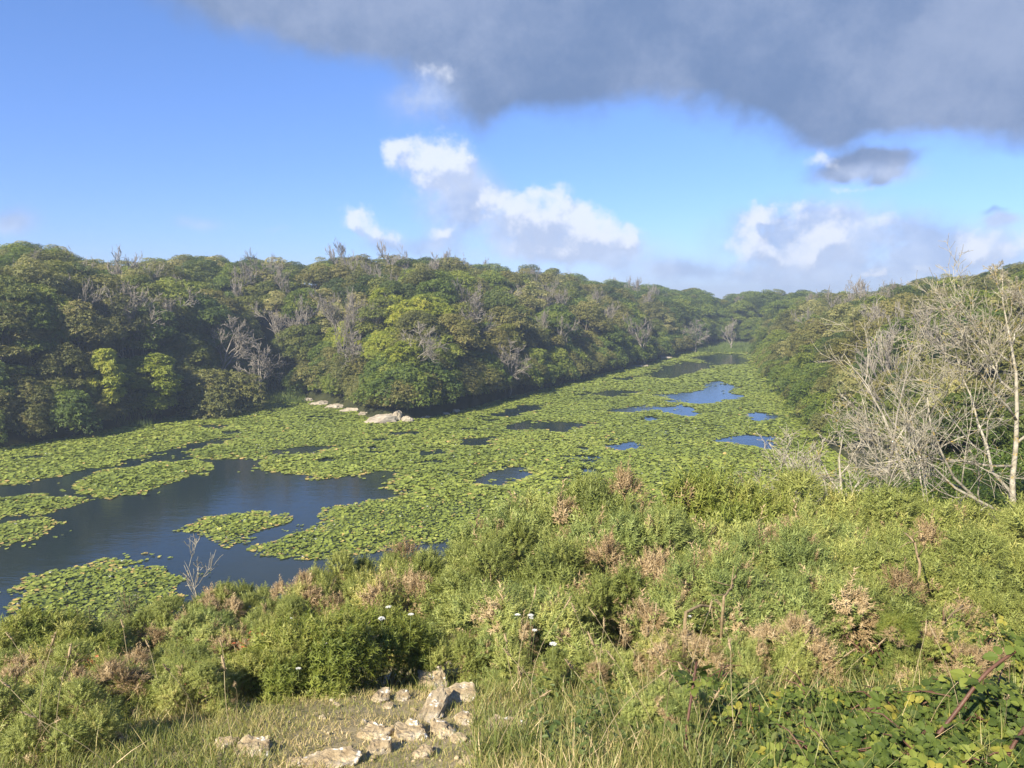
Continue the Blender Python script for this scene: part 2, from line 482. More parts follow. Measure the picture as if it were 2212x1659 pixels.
# ------------------------------------------------------------------ mesh building
class MB:
    """collects vertices and polygons; build() links them as ONE mesh object"""
    def __init__(self):
        self.V, self.F, self.T, self.n = [], [], [], 0

    def add(self, V, F, tint=None):
        V = np.asarray(V, np.float32).reshape(-1, 3)
        self.V.append(V)
        for f in (F if isinstance(F, list) else [F]):
            self.F.append(np.asarray(f, np.int64) + self.n)
        self.T.append(np.full(len(V), .5, np.float32) if tint is None else np.broadcast_to(np.asarray(tint, np.float32), (len(V),)).copy())
        self.n += len(V)

    def scatter(self, tv, tf, Rm, pos, scale, tint):
        """copies of a template: tv (n,3), tf (m,k), Rm (K,3,3), pos (K,3), scale (K,) or (K,3), tint (K,)"""
        K = len(pos)
        if K == 0:
            return
        scale = np.asarray(scale)
        if scale.ndim == 1:
            scale = np.repeat(scale[:, None], 3, 1)
        V = np.einsum('kij,knj->kni', Rm, tv[None] * scale[:, None, :]) + pos[:, None, :]
        n = len(tv)
        tfs = tf if isinstance(tf, list) else [tf]
        Fs = [(f[None] + (np.arange(K) * n)[:, None, None]).reshape(-1, f.shape[1]) for f in tfs]
        self.add(V.reshape(-1, 3), Fs, np.repeat(tint, n))

    def tube(self, pts, rad, k=5, tint=.5, cap=True):
        P = np.asarray(pts, float)
        n = len(P)
        r = np.broadcast_to(np.asarray(rad, float), (n,))
        T = np.gradient(P, axis=0)
        T /= np.linalg.norm(T, axis=1)[:, None] + 1e-9
        ref = np.array([0.31, 0.17, .93]) if abs(T[0][2]) < .8 else np.array([.95, .2, .1])
        A = np.cross(T, ref)
        A /= np.linalg.norm(A, axis=1)[:, None] + 1e-9
        B = np.cross(T, A)
        th = np.arange(k) * 2 * math.pi / k
        V = P[:, None] + r[:, None, None] * (np.cos(th)[None, :, None] * A[:, None] + np.sin(th)[None, :, None] * B[:, None])
        i = np.arange(n - 1)[:, None] * k
        j = np.arange(k)[None]
        j2 = (j + 1) % k
        F = np.stack([i + j, i + j2, i + k + j2, i + k + j], -1).reshape(-1, 4)
        Fs = [F]
        if cap:
            Fs.append(np.array([list(range(k))[::-1]]))
            Fs.append(np.array([[(n - 1) * k + a for a in range(k)]]))
        self.add(V.reshape(-1, 3), Fs, tint)

    def mesh(self, name, smooth=False):
        me = bpy.data.meshes.new(name)
        V = np.concatenate(self.V)
        me.vertices.add(len(V))
        me.vertices.foreach_set('co', V.ravel())
        tot = np.concatenate([np.full(len(f), f.shape[1], np.int32) for f in self.F])
        idx = np.concatenate([f.ravel() for f in self.F]).astype(np.int32)
        me.loops.add(len(idx))
        me.loops.foreach_set('vertex_index', idx)
        me.polygons.add(len(tot))
        me.polygons.foreach_set('loop_start', (np.cumsum(tot) - tot).astype(np.int32))
        me.polygons.foreach_set('use_smooth', np.full(len(tot), smooth, bool))
        me.update(calc_edges=True)
        a = me.attributes.new('tint', 'FLOAT', 'POINT')
        a.data.foreach_set('value', np.concatenate(self.T))
        return me

    def build(self, name, mat, parent=None, smooth=False):
        return link(name, self.mesh(name, smooth), mat, parent)


def link(name, me, mat=None, parent=None):
    if mat is not None and not me.materials:
        me.materials.append(mat)
    o = bpy.data.objects.new(name, me)
    COL.objects.link(o)
    if parent is not None:
        o.parent = parent
    return o


def empty(name, loc=(0, 0, 0), rz=0.0, scale=1.0):
    o = bpy.data.objects.new(name, None)
    o.empty_display_size = .2
    COL.objects.link(o)
    place(o, loc, rz, scale)
    return o


def place(o, loc, rz=0.0, scale=1.0, tilt=(0, 0)):
    o.location = tuple(float(v) for v in loc)
    o.rotation_euler = (tilt[0], tilt[1], rz)
    o.scale = (scale,) * 3 if np.isscalar(scale) else tuple(float(s) for s in scale)


def tag(o, label=None, cat=None, group=None, kind=None):
    for k, v in (('label', label), ('category', cat), ('group', group), ('kind', kind)):
        if v:
            o[k] = v
    return o


KIDS = {}


def kids(o):
    if o.name not in KIDS:
        KIDS[o.name] = list(o.children)
    return KIDS[o.name]


def copy_tree(o, parent=None):
    c = o.copy()
    COL.objects.link(c)
    if parent is not None:
        c.parent = parent
    for ch in kids(o):
        copy_tree(ch, c)
    return c


def frames(N, rng, up=None):
    """rotation matrices whose z column follows N, spun at random"""
    N = N / (np.linalg.norm(N, axis=1)[:, None] + 1e-9)
    A = rng.normal(size=N.shape)
    A -= (A * N).sum(1)[:, None] * N
    A /= np.linalg.norm(A, axis=1)[:, None] + 1e-9
    B = np.cross(N, A)
    return np.stack([A, B, N], -1)


ONES = ['first', 'second', 'third', 'fourth', 'fifth', 'sixth', 'seventh', 'eighth', 'ninth', 'tenth', 'eleventh', 'twelfth', 'thirteenth', 'fourteenth', 'fifteenth',
        'sixteenth', 'seventeenth', 'eighteenth', 'nineteenth']
TENS = {2: 'twent', 3: 'thirt', 4: 'fort', 5: 'fift', 6: 'sixt', 7: 'sevent', 8: 'eight', 9: 'ninet'}


def ordinal(n):
    if n < 20:
        return ONES[n - 1]
    t, u = divmod(n, 10)
    if t > 9:
        return str(n) + 'th'
    return TENS[t] + 'ieth' if u == 0 else TENS[t] + 'y-' + ONES[u - 1]


# ------------------------------------------------------------------ ground and water
def build_ground():
    def axis(lo, hi, n, c, k):
        a, b = np.arcsinh((lo - c) / k), np.arcsinh((hi - c) / k)
        return c + k * np.sinh(np.linspace(a, b, n))
    xs = axis(-900, 900, 330, 0, 5.0)
    ys = axis(-250, 1400, 420, 3.5, 6.0)
    X, Y = np.meshgrid(xs, ys)
    Z = terrain(X.ravel(), Y.ravel())
    V = np.stack([X.ravel(), Y.ravel(), Z], -1)
    nx, ny = len(xs), len(ys)
    i = (np.arange(ny - 1)[:, None] * nx + np.arange(nx - 1)[None]).ravel()
    F = np.stack([i, i + 1, i + nx + 1, i + nx], -1)
    mb = MB()
    mb.add(V, F)
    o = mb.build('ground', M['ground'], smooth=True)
    tag(o, kind='structure')
    mb = MB()
    mb.add([(-190, 18, 0), (75, 18, 0), (75, 240, 0), (-190, 240, 0)], np.array([[0, 1, 2, 3]]))
    tag(mb.build('pond_water', M['water']), kind='structure')


build_ground()

# ------------------------------------------------------------------ lily pads
OPEN_PX = [
    [(-420, 1085), (0, 1050), (150, 1024), (260, 1002), (320, 986), (400, 962), (470, 948), (520, 942), (500, 955), (430, 966), (390, 976), (420, 990), (570, 990), (550, 1016),
     (640, 1026), (700, 1034), (780, 1031), (850, 1014), (850, 1036), (820, 1059), (885, 1070), (840, 1079), (760, 1086), (700, 1101), (720, 1130), (640, 1141), (600, 1166),
     (525, 1192), (620, 1206), (690, 1212), (760, 1196), (830, 1191), (900, 1181), (990, 1170), (980, 1290), (700, 1430), (300, 1560), (-420, 1560)],
    [(585, 978), (640, 965), (740, 965), (680, 980), (600, 986)], [(425, 922), (490, 917), (480, 927), (430, 927)], [(830, 936), (900, 930), (912, 937), (840, 941)],
    [(912, 976), (957, 969), (957, 980), (925, 984)], [(1000, 953), (1088, 941), (1060, 960), (1020, 963)], [(1083, 921), (1150, 909), (1285, 915), (1230, 933), (1150, 930), (1100, 928)],
    [(1062, 897), (1120, 878), (1178, 874), (1160, 890), (1090, 901)], [(1010, 1047), (1060, 1015), (1130, 1009), (1155, 1020), (1120, 1036), (1080, 1047)],
    [(1290, 964), (1380, 957), (1403, 966), (1330, 974)], [(1535, 951), (1590, 939), (1660, 941), (1676, 971), (1620, 966), (1570, 959)],
    [(1405, 853), (1500, 847), (1545, 822), (1570, 824), (1592, 840), (1592, 860), (1530, 873), (1460, 869)], [(1400, 882), (1480, 874), (1525, 895), (1490, 901), (1440, 893)],
    [(1300, 887), (1400, 876), (1435, 885), (1340, 891)], [(1395, 814), (1420, 795), (1480, 781), (1555, 787), (1525, 800), (1450, 817), (1420, 820)],
    [(1490, 774), (1540, 764), (1600, 766), (1620, 788), (1545, 788)], [(1260, 852), (1330, 841), (1395, 845), (1330, 857)], [(1320, 817), (1395, 813), (1340, 824)],
    [(1615, 890), (1690, 899), (1640, 911)], [(1712, 1041), (1762, 1034), (1752, 1054)], [(1500, 1060), (1570, 1050), (1560, 1066)]]
RAFT_PX = [
    [(155, 1052), (220, 1020), (330, 997), (430, 994), (470, 1010), (400, 1036), (330, 1062), (240, 1077), (180, 1070)],
    [(-420, 1110), (0, 1074), (100, 1068), (215, 1080), (150, 1101), (60, 1116), (-420, 1170)],
    [(-420, 1190), (0, 1127), (80, 1117), (155, 1130), (100, 1151), (40, 1172), (0, 1188), (-420, 1260)],
    [(385, 1146), (450, 1119), (540, 1106), (640, 1109), (655, 1122), (590, 1141), (520, 1160), (545, 1166), (480, 1177), (440, 1160)],
    [(22, 1277), (60, 1249), (150, 1224), (260, 1206), (315, 1203), (290, 1220), (372, 1224), (390, 1240), (378, 1272), (372, 1340), (200, 1420), (60, 1350), (28, 1312)]]


def build_lilies():
    rng = np.random.default_rng(5)
    opens = [[water_pt(*p) for p in P] for P in OPEN_PX]
    rafts = [[water_pt(*p) for p in P] for P in RAFT_PX]
    pts = []
    for (y0, y1, sp) in ((22, 52, .140), (52, 80, .165), (80, 120, .195), (120, 215, .27)):
        gx, gy = np.meshgrid(np.arange(-95, 60, sp), np.arange(y0, y1, sp))
        gx = gx.ravel() + rng.uniform(-.5, .5, gx.size) * sp * 1.1
        gy = gy.ravel() + rng.uniform(-.5, .5, gy.size) * sp * 1.1
        vis = np.abs(gx) < gy * .72 + 3
        gx, gy = gx[vis], gy[vis]
        wob = .5 + gy / 120
        wx = gx + fbm(gx / 1.6, gy / 1.6, 4, 21) * 2.6 * wob
        wy = gy + fbm(gx / 1.6 + 40, gy / 1.6, 4, 27) * 2.6 * wob
        lake = in_poly(gx, gy, LAKE)
        op = np.zeros(gx.shape, bool)
        for P in opens:
            op |= in_poly(wx, wy, P)
        rf = np.zeros(gx.shape, bool)
        for P in rafts:
            rf |= in_poly(wx, wy, P)
        op &= ~rf
        holes = fbm(gx / 3.2, gy / 2.0, 4, 33) > .235
        ok = lake & ~op & (~holes | rf)
        # loose single pads off the edges
        edge = lake & op & (fbm(gx / 2.2, gy / 1.3, 3, 51) > .16) & (rng.random(gx.shape) < .10)
        md = np.full(gx.shape, 1e3)
        ed = np.nonzero(edge | ok)[0]
        for P in opens + rafts:
            md[ed] = np.minimum(md[ed], poly_dist(wx[ed], wy[ed], P))
        edge &= md < 1.6
        keep = ok | edge
        thin = (md < .55) & (rng.random(gx.shape) < .42)
        keep &= ~thin
        pts.append(np.stack([gx, gy, md, np.full(gx.shape, sp)], -1)[keep])
    P = np.concatenate(pts)
    n = len(P)
    rim = np.clip(1 - P[:, 2] / 1.3, 0, 1)
    lush = fbm(P[:, 0] / 7, P[:, 1] / 4, 3, 61) + .5
    tilt = rng.normal(0, 1, (n, 2)) * ((.07 + .17 * (1 - rim)) * np.clip(1.5 - P[:, 1] / 90, .45, 1))[:, None]
    N = np.stack([tilt[:, 0], tilt[:, 1], np.ones(n)], -1)
    Rm = frames(N, rng)
    sc = P[:, 3] * rng.uniform(1.0, 2.0, n) * np.where(P[:, 1] > 52, 1.25, 1.0)
    z = .012 + rng.random(n) * .02 + (1 - rim) * rng.random(n) ** 2 * .11
    pos = np.stack([P[:, 0], P[:, 1], z + np.abs(tilt).sum(1) * sc * .22], -1)
    tint = np.clip(.20 + .45 * lush + rng.normal(0, 1, n) * np.clip(.20 - P[:, 1] / 900, .07, .17) + .22 * rim * rng.random(n) - .05, 0, .9)
    brown = rng.random(n) < (.012 + .22 * rim ** 2) * np.clip(1.6 - P[:, 1] / 70, .1, 1)
    tint[brown] = rng.uniform(.9, 1.0, brown.sum())
    # a pad: two halves folded along the midrib, notched at the stalk
    tv = np.array([(0, .5, 0), (-.42, .30, .07), (-.5, -.1, .09), (-.25, -.47, .05), (0, -.18, 0), (.25, -.47, .05), (.5, -.1, .09), (.42, .30, .07)], float)
    tf = np.array([[0, 1, 2, 3], [3, 4, 0, 0], [4, 5, 6, 7]])
    tfq = [np.array([[0, 1, 2, 3, 4], [4, 5, 6, 7, 0]])]
    rngk = np.hypot(P[:, 0], P[:, 1])
    order = np.argsort(rngk / sc)
    big = order[:300]
    rest = order[300:]
    mb = MB()
    mb.scatter(tv, tfq, Rm[rest], pos[rest], sc[rest], tint[rest])
    o = mb.build('lily_pad_cover', M['pad'])
    tag(o, 'dense cover of green water lily pads spread across the pond', 'lily pads', kind='stuff')
    one = MB()
    one.add(tv, tfq)
    me = one.mesh('lily_pad')
    me.materials.append(M['pad_one'])
    for k, i in enumerate(big):
        p = link('lily_pad', me)
        p.rotation_euler = Matrix(Rm[i].tolist()).to_euler()
        p.location = pos[i].tolist()
        p.scale = (float(sc[i]),) * 3
        tag(p, 'single floating lily pad in the raft of pads nearest the bank', 'lily pad', 'lily pads of the nearest raft')
    # white specks among the pads: sun glints painted as petals, with some blossoms
    fl = rng.choice(n, 420, replace=False)
    mb = MB()
    a = np.arange(6) * math.pi / 3
    fv = np.concatenate([[(0, 0, 0)], np.stack([np.cos(a) * .09, np.sin(a) * .09, np.full(6, .06)], -1), np.stack([np.cos(a + .5) * .05, np.sin(a + .5) * .05, np.full(6, .02)], -1)])
    ff = np.array([[0, 1 + i, 7 + i] for i in range(6)])
    mb.scatter(fv, ff, frames(np.tile([0, 0, 1.0], (420, 1)), rng), pos[fl] + [0, 0, .07], rng.uniform(.7, 1.2, 420), np.full(420, .5))
    tag(mb.build('glint_and_blossom', M['petal']), 'scattered white specks among the floating pads, mostly sun glints shaped as lily blossoms', 'sun glints and water lilies', kind='stuff')
    print('pads', n, 'tris', n * 6)


build_lilies()

# ------------------------------------------------------------------ trees
SPRAY_V, SPRAY_F = None, None


def make_spray():
    V, F = [], []
    rs = np.random.default_rng(2)
    for k in range(4):
        a = k * 1.7 + rs.uniform(-.3, .3)
        c = np.array([math.cos(a), math.sin(a), 0]) * rs.uniform(.25, .6) + [0, 0, rs.uniform(-.2, .2)]
        d = np.array([math.cos(a + rs.uniform(-.6, .6)), math.sin(a + rs.uniform(-.6, .6)), rs.uniform(-.35, .1)])
        s = np.cross(d, [0, 0, 1.0])
        s /= np.linalg.norm(s)
        n0 = len(V)
        L, W = rs.uniform(.38, .55), rs.uniform(.20, .28)
        up = np.array([0, 0, .10])
        V += [c - d * L, c + s * W + up, c + d * L, c - s * W + up]
        F += [[n0, n0 + 1, n0 + 2], [n0, n0 + 2, n0 + 3]]
    return np.array(V), np.array(F)


SPRAY_V, SPRAY_F = make_spray()


def crown_mesh(seed, W, H, z0, nl, nleaf, leaf=.30, flat=.55, inner=.12, top=1.0):
    """foliage: leaf sprays over many flattened lobes that fill an uneven envelope"""
    rng = np.random.default_rng(seed)
    C, Rr = [], []
    for i in range(nl):
        u = rng.normal(size=3)
        u /= np.linalg.norm(u)
        u[2] = abs(u[2]) * 1.15 - .42
        rad = rng.uniform(.55, .86)
        c = np.array([u[0] * W * .5 * rad, u[1] * W * .5 * rad, z0 + (H - z0) * (.41 + .53 * u[2] * top)])
        C.append(c)
        Rr.append(W * rng.uniform(.13, .24))
    C, Rr = np.array(C), np.array(Rr)
    p = Rr ** 2 / (Rr ** 2).sum()
    li = rng.choice(nl, nleaf, p=p)
    D = rng.normal(size=(nleaf, 3))
    D /= np.linalg.norm(D, axis=1)[:, None]
    D[:, 2] = np.where(D[:, 2] < -.35, -D[:, 2], D[:, 2])
    rr = Rr[li] * np.where(rng.random(nleaf) < inner, rng.uniform(.3, .8, nleaf), rng.uniform(.82, 1.12, nleaf))
    pos = C[li] + D * rr[:, None] * [1, 1, flat]
    # ragged edge
    pos += rng.normal(0, .06, pos.shape) * W / 6
    pos[:, 2] = np.maximum(pos[:, 2], .1)
    N = D * .55 + np.array([0, 0, .75]) + rng.normal(0, .38, D.shape)
    lobe_t = rng.normal(0, .16, nl)
    tint = np.clip(.45 + lobe_t[li] + rng.normal(0, .15, nleaf), 0, 1)
    mb = MB()
    mb.scatter(SPRAY_V, SPRAY_F, frames(N, rng), pos, leaf * rng.uniform(.7, 1.35, nleaf), tint)
    return mb, C


def trunk_mesh(seed, H, r, C, z0):
    rng = np.random.default_rng(seed + 99)
    mb = MB()
    top = np.array([rng.normal(0, .2), rng.normal(0, .2), H * .72])
    t = np.linspace(0, 1, 6)
    base = np.stack([top[0] * t + .12 * np.sin(t * 5), top[1] * t, -.6 + (top[2] + .6) * t], -1)
    mb.tube(base, r * (1 - .75 * t), 6)
    for c in C[:10]:
        k = rng.uniform(.25, .7)
        a = base[int(k * 5)]
        mid = (a + c) / 2 + [0, 0, -.15 * H * .3]
        mb.tube([a, mid, c], [r * .4, r * .25, r * .08], 4)
    return mb


PROTO = {}


def tree_proto(key, name, mat, seed, W, H, z0, nl, nleaf, leaf=.30, flat=.55, trunk_r=.16, **kw):
    mb, C = crown_mesh(seed, W, H, z0, nl, nleaf, leaf, flat, **kw)
    cm = mb.mesh('crown')
    cm.materials.append(M[mat])
    tm = trunk_mesh(seed, H, trunk_r, C, z0).mesh('trunk', True)
    tm.materials.append(M['bark'])
    PROTO[key] = (name, cm, tm, W, H, mat)


for s_, key_, mat_ in ((1, 'a', 'tree_dark'), (2, 'b', 'tree_dark'), (3, 'c', 'tree_mid'), (4, 'd', 'tree_mid'), (5, 'e', 'tree_olive'), (6, 'f', 'tree_olive')):
    tree_proto(key_, 'broadleaf_tree', mat_, s_, 6.2, 7.6, .7, 34, 7000, .168)
tree_proto('g', 'broadleaf_tree', 'tree_grey', 7, 5.6, 7.8, 1.2, 26, 4400, .162)
tree_proto('h', 'broadleaf_tree', 'tree_lime', 8, 5.2, 6.4, .3, 34, 6200, .162)
tree_proto('s', 'waterside_shrub', 'tree_mid', 9, 4.4, 3.2, .1, 26, 2600, .17, .75, .07)
tree_proto('t', 'waterside_shrub', 'tree_olive', 10, 4.4, 2.8, .1, 26, 2600, .16, .75, .07)
tree_proto('i', 'ivy_clad_tree', 'tree_lime', 11, 2.6, 7.0, .3, 34, 3000, .18, .9, .14)

COLNAME = {'tree_dark': 'dark green', 'tree_mid': 'mid green', 'tree_olive': 'olive brown', 'tree_grey': 'grey green', 'tree_lime': 'yellow green'}

SKY_X = [-200, 0, 30, 70, 125, 150, 200, 300, 370, 450, 500, 520, 545, 580, 605, 635, 660, 690, 770, 830, 900, 960, 1020, 1100, 1200, 1250, 1350, 1420, 1480, 1530, 1540, 1565, 1600, 1640, 1700, 1800, 1890, 1960, 2080, 2150, 2212, 2400]
SKY_Y = [535, 540, 525, 515, 530, 548, 560, 561, 552, 543, 548, 560, 550, 562, 548, 565, 573, 553, 539, 546, 531, 545, 556, 561, 573, 590, 601, 614, 617, 622, 640, 640, 622, 620, 626, 625, 625, 601, 588, 573, 553, 530]


def px_of(x, y, z):
    """where a point of the place shows in the 2212 x 1659 photograph"""
    c, s = math.cos(PITCH), math.sin(PITCH)
    dz = np.asarray(z) - CAM_Z
    f = y * c - dz * s
    u = y * s + dz * c
    return 1106 + 1659 * x / f, 829.5 - 1659 * u / f


def plan_trees():
    rng = np.random.default_rng(12)
    # thinned random points outside the water
    cand = []
    for (y0, y1, sp) in ((28, 48, 2.6), (48, 130, 3.5), (130, 210, 4.6), (210, 330, 6.5)):
        gx, gy = np.meshgrid(np.arange(-190, 190, sp), np.arange(y0, y1, sp))
        gx = gx.ravel() + rng.uniform(-.42, .42, gx.size) * sp
        gy = gy.ravel() + rng.uniform(-.42, .42, gy.size) * sp
        ok = (np.abs(gx) < gy * .70 + 6) & ~in_poly(gx, gy, LAKE)
        d = poly_dist(gx, gy, LAKE)
        ok &= (d > 1.3) & (d < 85)
        ok &= ~((gy < 48) & ((gx < .46 * gy + 4) | (d > 30)))
        cand.append(np.stack([gx, gy, d, np.full(gx.shape, sp)], -1)[ok])
    P = np.concatenate(cand)
    ring = []
    n = len(LAKE)
    for i in range(len(SHORE_PX) - 1):
        a, b = np.array(LAKE[i]), np.array(LAKE[i + 1])
        L = np.linalg.norm(b - a)
        nrm = np.array([-(b - a)[1], (b - a)[0]]) / L
        tip = 8 < i < 15
        for off, st in ((.95, 1.5), (2.0, 1.8), (3.4, 2.2)) if tip else ((.6, 2.1), (2.0, 2.4), (3.8, 2.8)):
            for k in range(int(L / st) + 1):
                p = a + (b - a) * (k + rng.uniform(.1, .9)) * st / L + nrm * off * rng.uniform(.75, 1.3)
                ring.append((p[0], p[1]))
    ring = np.array(ring)
    rd = poly_dist(ring[:, 0], ring[:, 1], LAKE)
    ok = ~in_poly(ring[:, 0], ring[:, 1], LAKE) & (rd > .3) & (np.abs(ring[:, 0]) < ring[:, 1] * .70 + 5)
    P = np.concatenate([P, np.stack([ring[:, 0], ring[:, 1], rd, np.full(len(rd), 1.0)], -1)[ok]])
    out = []
    z = terrain(P[:, 0], P[:, 1])
    for (x, y, d, sp), g in zip(P, z):
        X, _ = px_of(x, y, g + 5)
        right = x > .25 * y and x > 20
        # the reed gap at the head of the inlet stays open
        if 545 < X < 640 and y < 121 and d < 9:
            continue
        r = rng.random()
        if sp == 1.0 or (d < 3.2 and r < .3):
            key = 's' if rng.random() < .6 else 't'
        elif 640 < X < 930 and y < 112 and d < 16 and rng.random() < .62:
            key = 'h'  # yellow-green leaves; the slope's sunlit brightness is put into their colour
        elif X < 640:
            key = rng.choice(list('abcdeg'), p=[.25, .22, .15, .13, .10, .15])
        elif right:
            key = rng.choice(list('abcdefg'), p=[.10, .10, .13, .12, .23, .20, .12])
        elif d > 22:
            key = rng.choice(list('abcdefg'), p=[.16, .15, .11, .10, .16, .14, .18])
        else:
            key = rng.choice(list('abcdefg'), p=[.17, .17, .15, .14, .17, .14, .06])
        if y > 205:
            key = rng.choice(list('abcd'))
        if y < 48:
            key = rng.choice(list('absg'))
        base = {'s': 3.2, 't': 2.8}.get(key, 7.6)
        s = rng.uniform(.66, 1.34) * (sp / 4.6 if sp > 5 else 1.0)
        if right:
            s *= .82
        if y < 48:
            s *= .62
        if d < 5 and key not in 'st':
            s *= .8
        # the canopy never rises above the skyline of the valley
        ys = np.interp(X, SKY_X, SKY_Y) + rng.uniform(-4, 20)
        zmax = CAM_Z + y * (640 - ys) / 1659 * 1.01
        hs = min(s * base, zmax - g)
        if hs < base * .42:
            continue
        sz = hs / base
        sx = max(sz, min(s, sz * 1.35))
        out.append([key, x, y, g, sx, sz, d, rng.uniform(0, 6.28), X])
    return out


def coarse_visibility(L):
    """how much of each crown stays in view: ellipses drawn front to back on a small grid"""
    Wd, Hd = 553, 415
    buf = np.zeros((Hd, Wd), bool)
    vis = np.zeros(len(L))
    for i in np.argsort([t[2] for t in L]):
        key, x, y, g, sx, sz, d, rz, X = L[i]
        W, H = PROTO[key][3] * sx, PROTO[key][4] * sz
        cx, cy = px_of(x, y, g + H * .55)
        cx, cy = cx / 4, cy / 4
        rx, ry = W * .5 * 1659 / y / 4 * .85, H * .5 * 1659 / y / 4 * .9
        x0, x1, y0, y1 = int(max(cx - rx, 0)), int(min(cx + rx + 1, Wd)), int(max(cy - ry, 0)), int(min(cy + ry + 1, Hd))
        if x1 <= x0 or y1 <= y0:
            continue
        yy, xx = np.mgrid[y0:y1, x0:x1]
        e = ((xx - cx) / rx) ** 2 + ((yy - cy) / ry) ** 2 < 1
        sub = buf[y0:y1, x0:x1]
        vis[i] = (e & ~sub).sum()
        sub |= e
    return vis * 16


def build_trees():
    L = plan_trees()
    # particular trees named by how they look: key, X, Ytop, distance, width factor, label
    special = [('i', 232, 722, 81.5, 1.15, 'tall ivy-draped tree with a pale blunt top above the left shore', 'ivy_clad_tree'),
               ('i', 315, 735, 85, 1.5, 'broad ivy-draped tree with a pale flat top beside the taller ivy tower', 'ivy_clad_tree'),
               ('t', 470, 795, 92, 1.5, 'rounded dense olive bush beside the reedy inlet', 'waterside_shrub'),
               ('h', 90, 850, 76, 1.0, 'leaning yellow-green small tree on the left shore near the frame edge', 'broadleaf_tree'),
               ('h', 840, 690, 97, 1.1, 'sunlit yellow-green creeper-covered tree above the pale rock point', 'broadleaf_tree'),
               ('a', 72, 516, 150, 1.2, 'broad dark dome-shaped tree highest on the left skyline', 'broadleaf_tree'),
               ('c', 540, 551, 160, .9, 'rounded green tree on the skyline left of the slender gappy tree', 'broadleaf_tree'),
               ('g', 605, 548, 165, .55, 'slender gappy tree with sky showing through on the skyline', 'broadleaf_tree'),
               ('b', 445, 543, 155, 1.1, 'wide dark green tree on the skyline between grey bare crowns', 'broadleaf_tree')]
    vis = coarse_visibility(L)
    idx = [i for i in np.argsort(-vis) if vis[i] > 60]
    tr = [i for i in idx if L[i][0] not in 'st']
    bu = [i for i in idx if L[i][0] in 'st']
    ind, rest = tr[:285] + bu[:200], tr[285:] + bu[200:]
    rest += [i for i in range(len(L)) if 0 < vis[i] <= 60]
    masters = {}

    def put(key, x, y, g, sx, sz, rz):
        name, cm, tm, W, H, mat = PROTO[key]
        if key not in masters:
            e = empty(name)
            link('crown', cm, None, e)
            link('trunk', tm, None, e)
            masters[key] = e
        else:
            e = copy_tree(masters[key])
        k = .82 + .36 * ((x * 7.13 + y * 3.77) % 1.0)
        place(e, (x, y, g - .1), rz, (sx, sx * k, sz), (.16 * math.sin(x * 5.1), .16 * math.sin(y * 4.3)))
        return e

    for (key, X, Yt, dist, wf, lab, nm) in special:
        x, y, zt = at_dist(X, Yt, dist)
        g = gz(x, y)
        H = PROTO[key][4]
        sz = max((zt - g) / H, .45)
        e = put(key, x, y, g, sz * wf if sz < 1.6 else 1.6 * wf, sz, 1.0)
        tag(e, lab, {'waterside_shrub': 'bush'}.get(nm, 'tree'), 'trees of the pond valley')
    # labels by slope and band, counted from the left
    bands = {}
    for i in ind:
        key, x, y, g, sx, sz, d, rz, X = L[i]
        if y > 205:
            zone = 'the far reeds'
        elif x > .2 * y and x > 18:
            zone = 'the right-hand bank'
        elif X < 640:
            zone = 'the left bank'
        else:
            zone = 'the middle headland'
        b = 'at the waterline of' if d < 5 else 'low on' if d < 12 else 'midway up' if d < 22 else 'high on' if d < 36 else 'along the top of'
        if zone == 'the far end of the pond':
            b = 'in the wood beyond'
        form = 'bush' if key in 'st' else 'tree'
        bands.setdefault((b, zone, COLNAME[PROTO[key][5]], form), []).append(i)
    for (b, zone, cn, form), ids in bands.items():
        ids.sort(key=lambda i: L[i][8])
        for k, i in enumerate(ids):
            key, x, y, g, sx, sz, d, rz, X = L[i]
            e = put(key, x, y, g, sx, sz, rz)
            if len(ids) == 1:
                lab = f'only {cn} {form} {b} {zone}'
            else:
                lab = f'{cn} {form} {b} {zone}, {ordinal(k + 1)} from the left'
            tag(e, lab, form, 'trees of the pond valley' if form == 'tree' else 'bushes of the pond valley')
    # what lies behind them reads as one wood
    keys = sorted(set(L[i][0] for i in rest))
    me = bpy.data.meshes.new('woodland')
    co = np.array([[L[i][1], L[i][2], L[i][3]] for i in rest], np.float32)
    me.vertices.add(len(co))
    me.vertices.foreach_set('co', co.ravel())
    a = me.attributes.new('k', 'INT', 'POINT')
    a.data.foreach_set('value', np.array([keys.index(L[i][0]) for i in rest], np.int32))
    a = me.attributes.new('rot', 'FLOAT_VECTOR', 'POINT')
    a.data.foreach_set('vector', np.array([[0, 0, L[i][7]] for i in rest], np.float32).ravel())
    a = me.attributes.new('sc', 'FLOAT_VECTOR', 'POINT')
    a.data.foreach_set('vector', np.array([[L[i][4], L[i][4], L[i][5]] for i in rest], np.float32).ravel())
    o = link('woodland', me)
    ng = bpy.data.node_groups.new('woodland', 'GeometryNodeTree')
    ng.interface.new_socket('Geometry', in_out='INPUT', socket_type='NodeSocketGeometry')
    ng.interface.new_socket('Geometry', in_out='OUTPUT', socket_type='NodeSocketGeometry')
    N = ng.nodes
    gi, go, jn = N.new('NodeGroupInput'), N.new('NodeGroupOutput'), N.new('GeometryNodeJoinGeometry')

    def attr(nm, dt):
        nd = N.new('GeometryNodeInputNamedAttribute')
        nd.data_type = dt
        nd.inputs['Name'].default_value = nm
        return nd.outputs[0]
    ak, ar, asc = attr('k', 'INT'), attr('rot', 'FLOAT_VECTOR'), attr('sc', 'FLOAT_VECTOR')
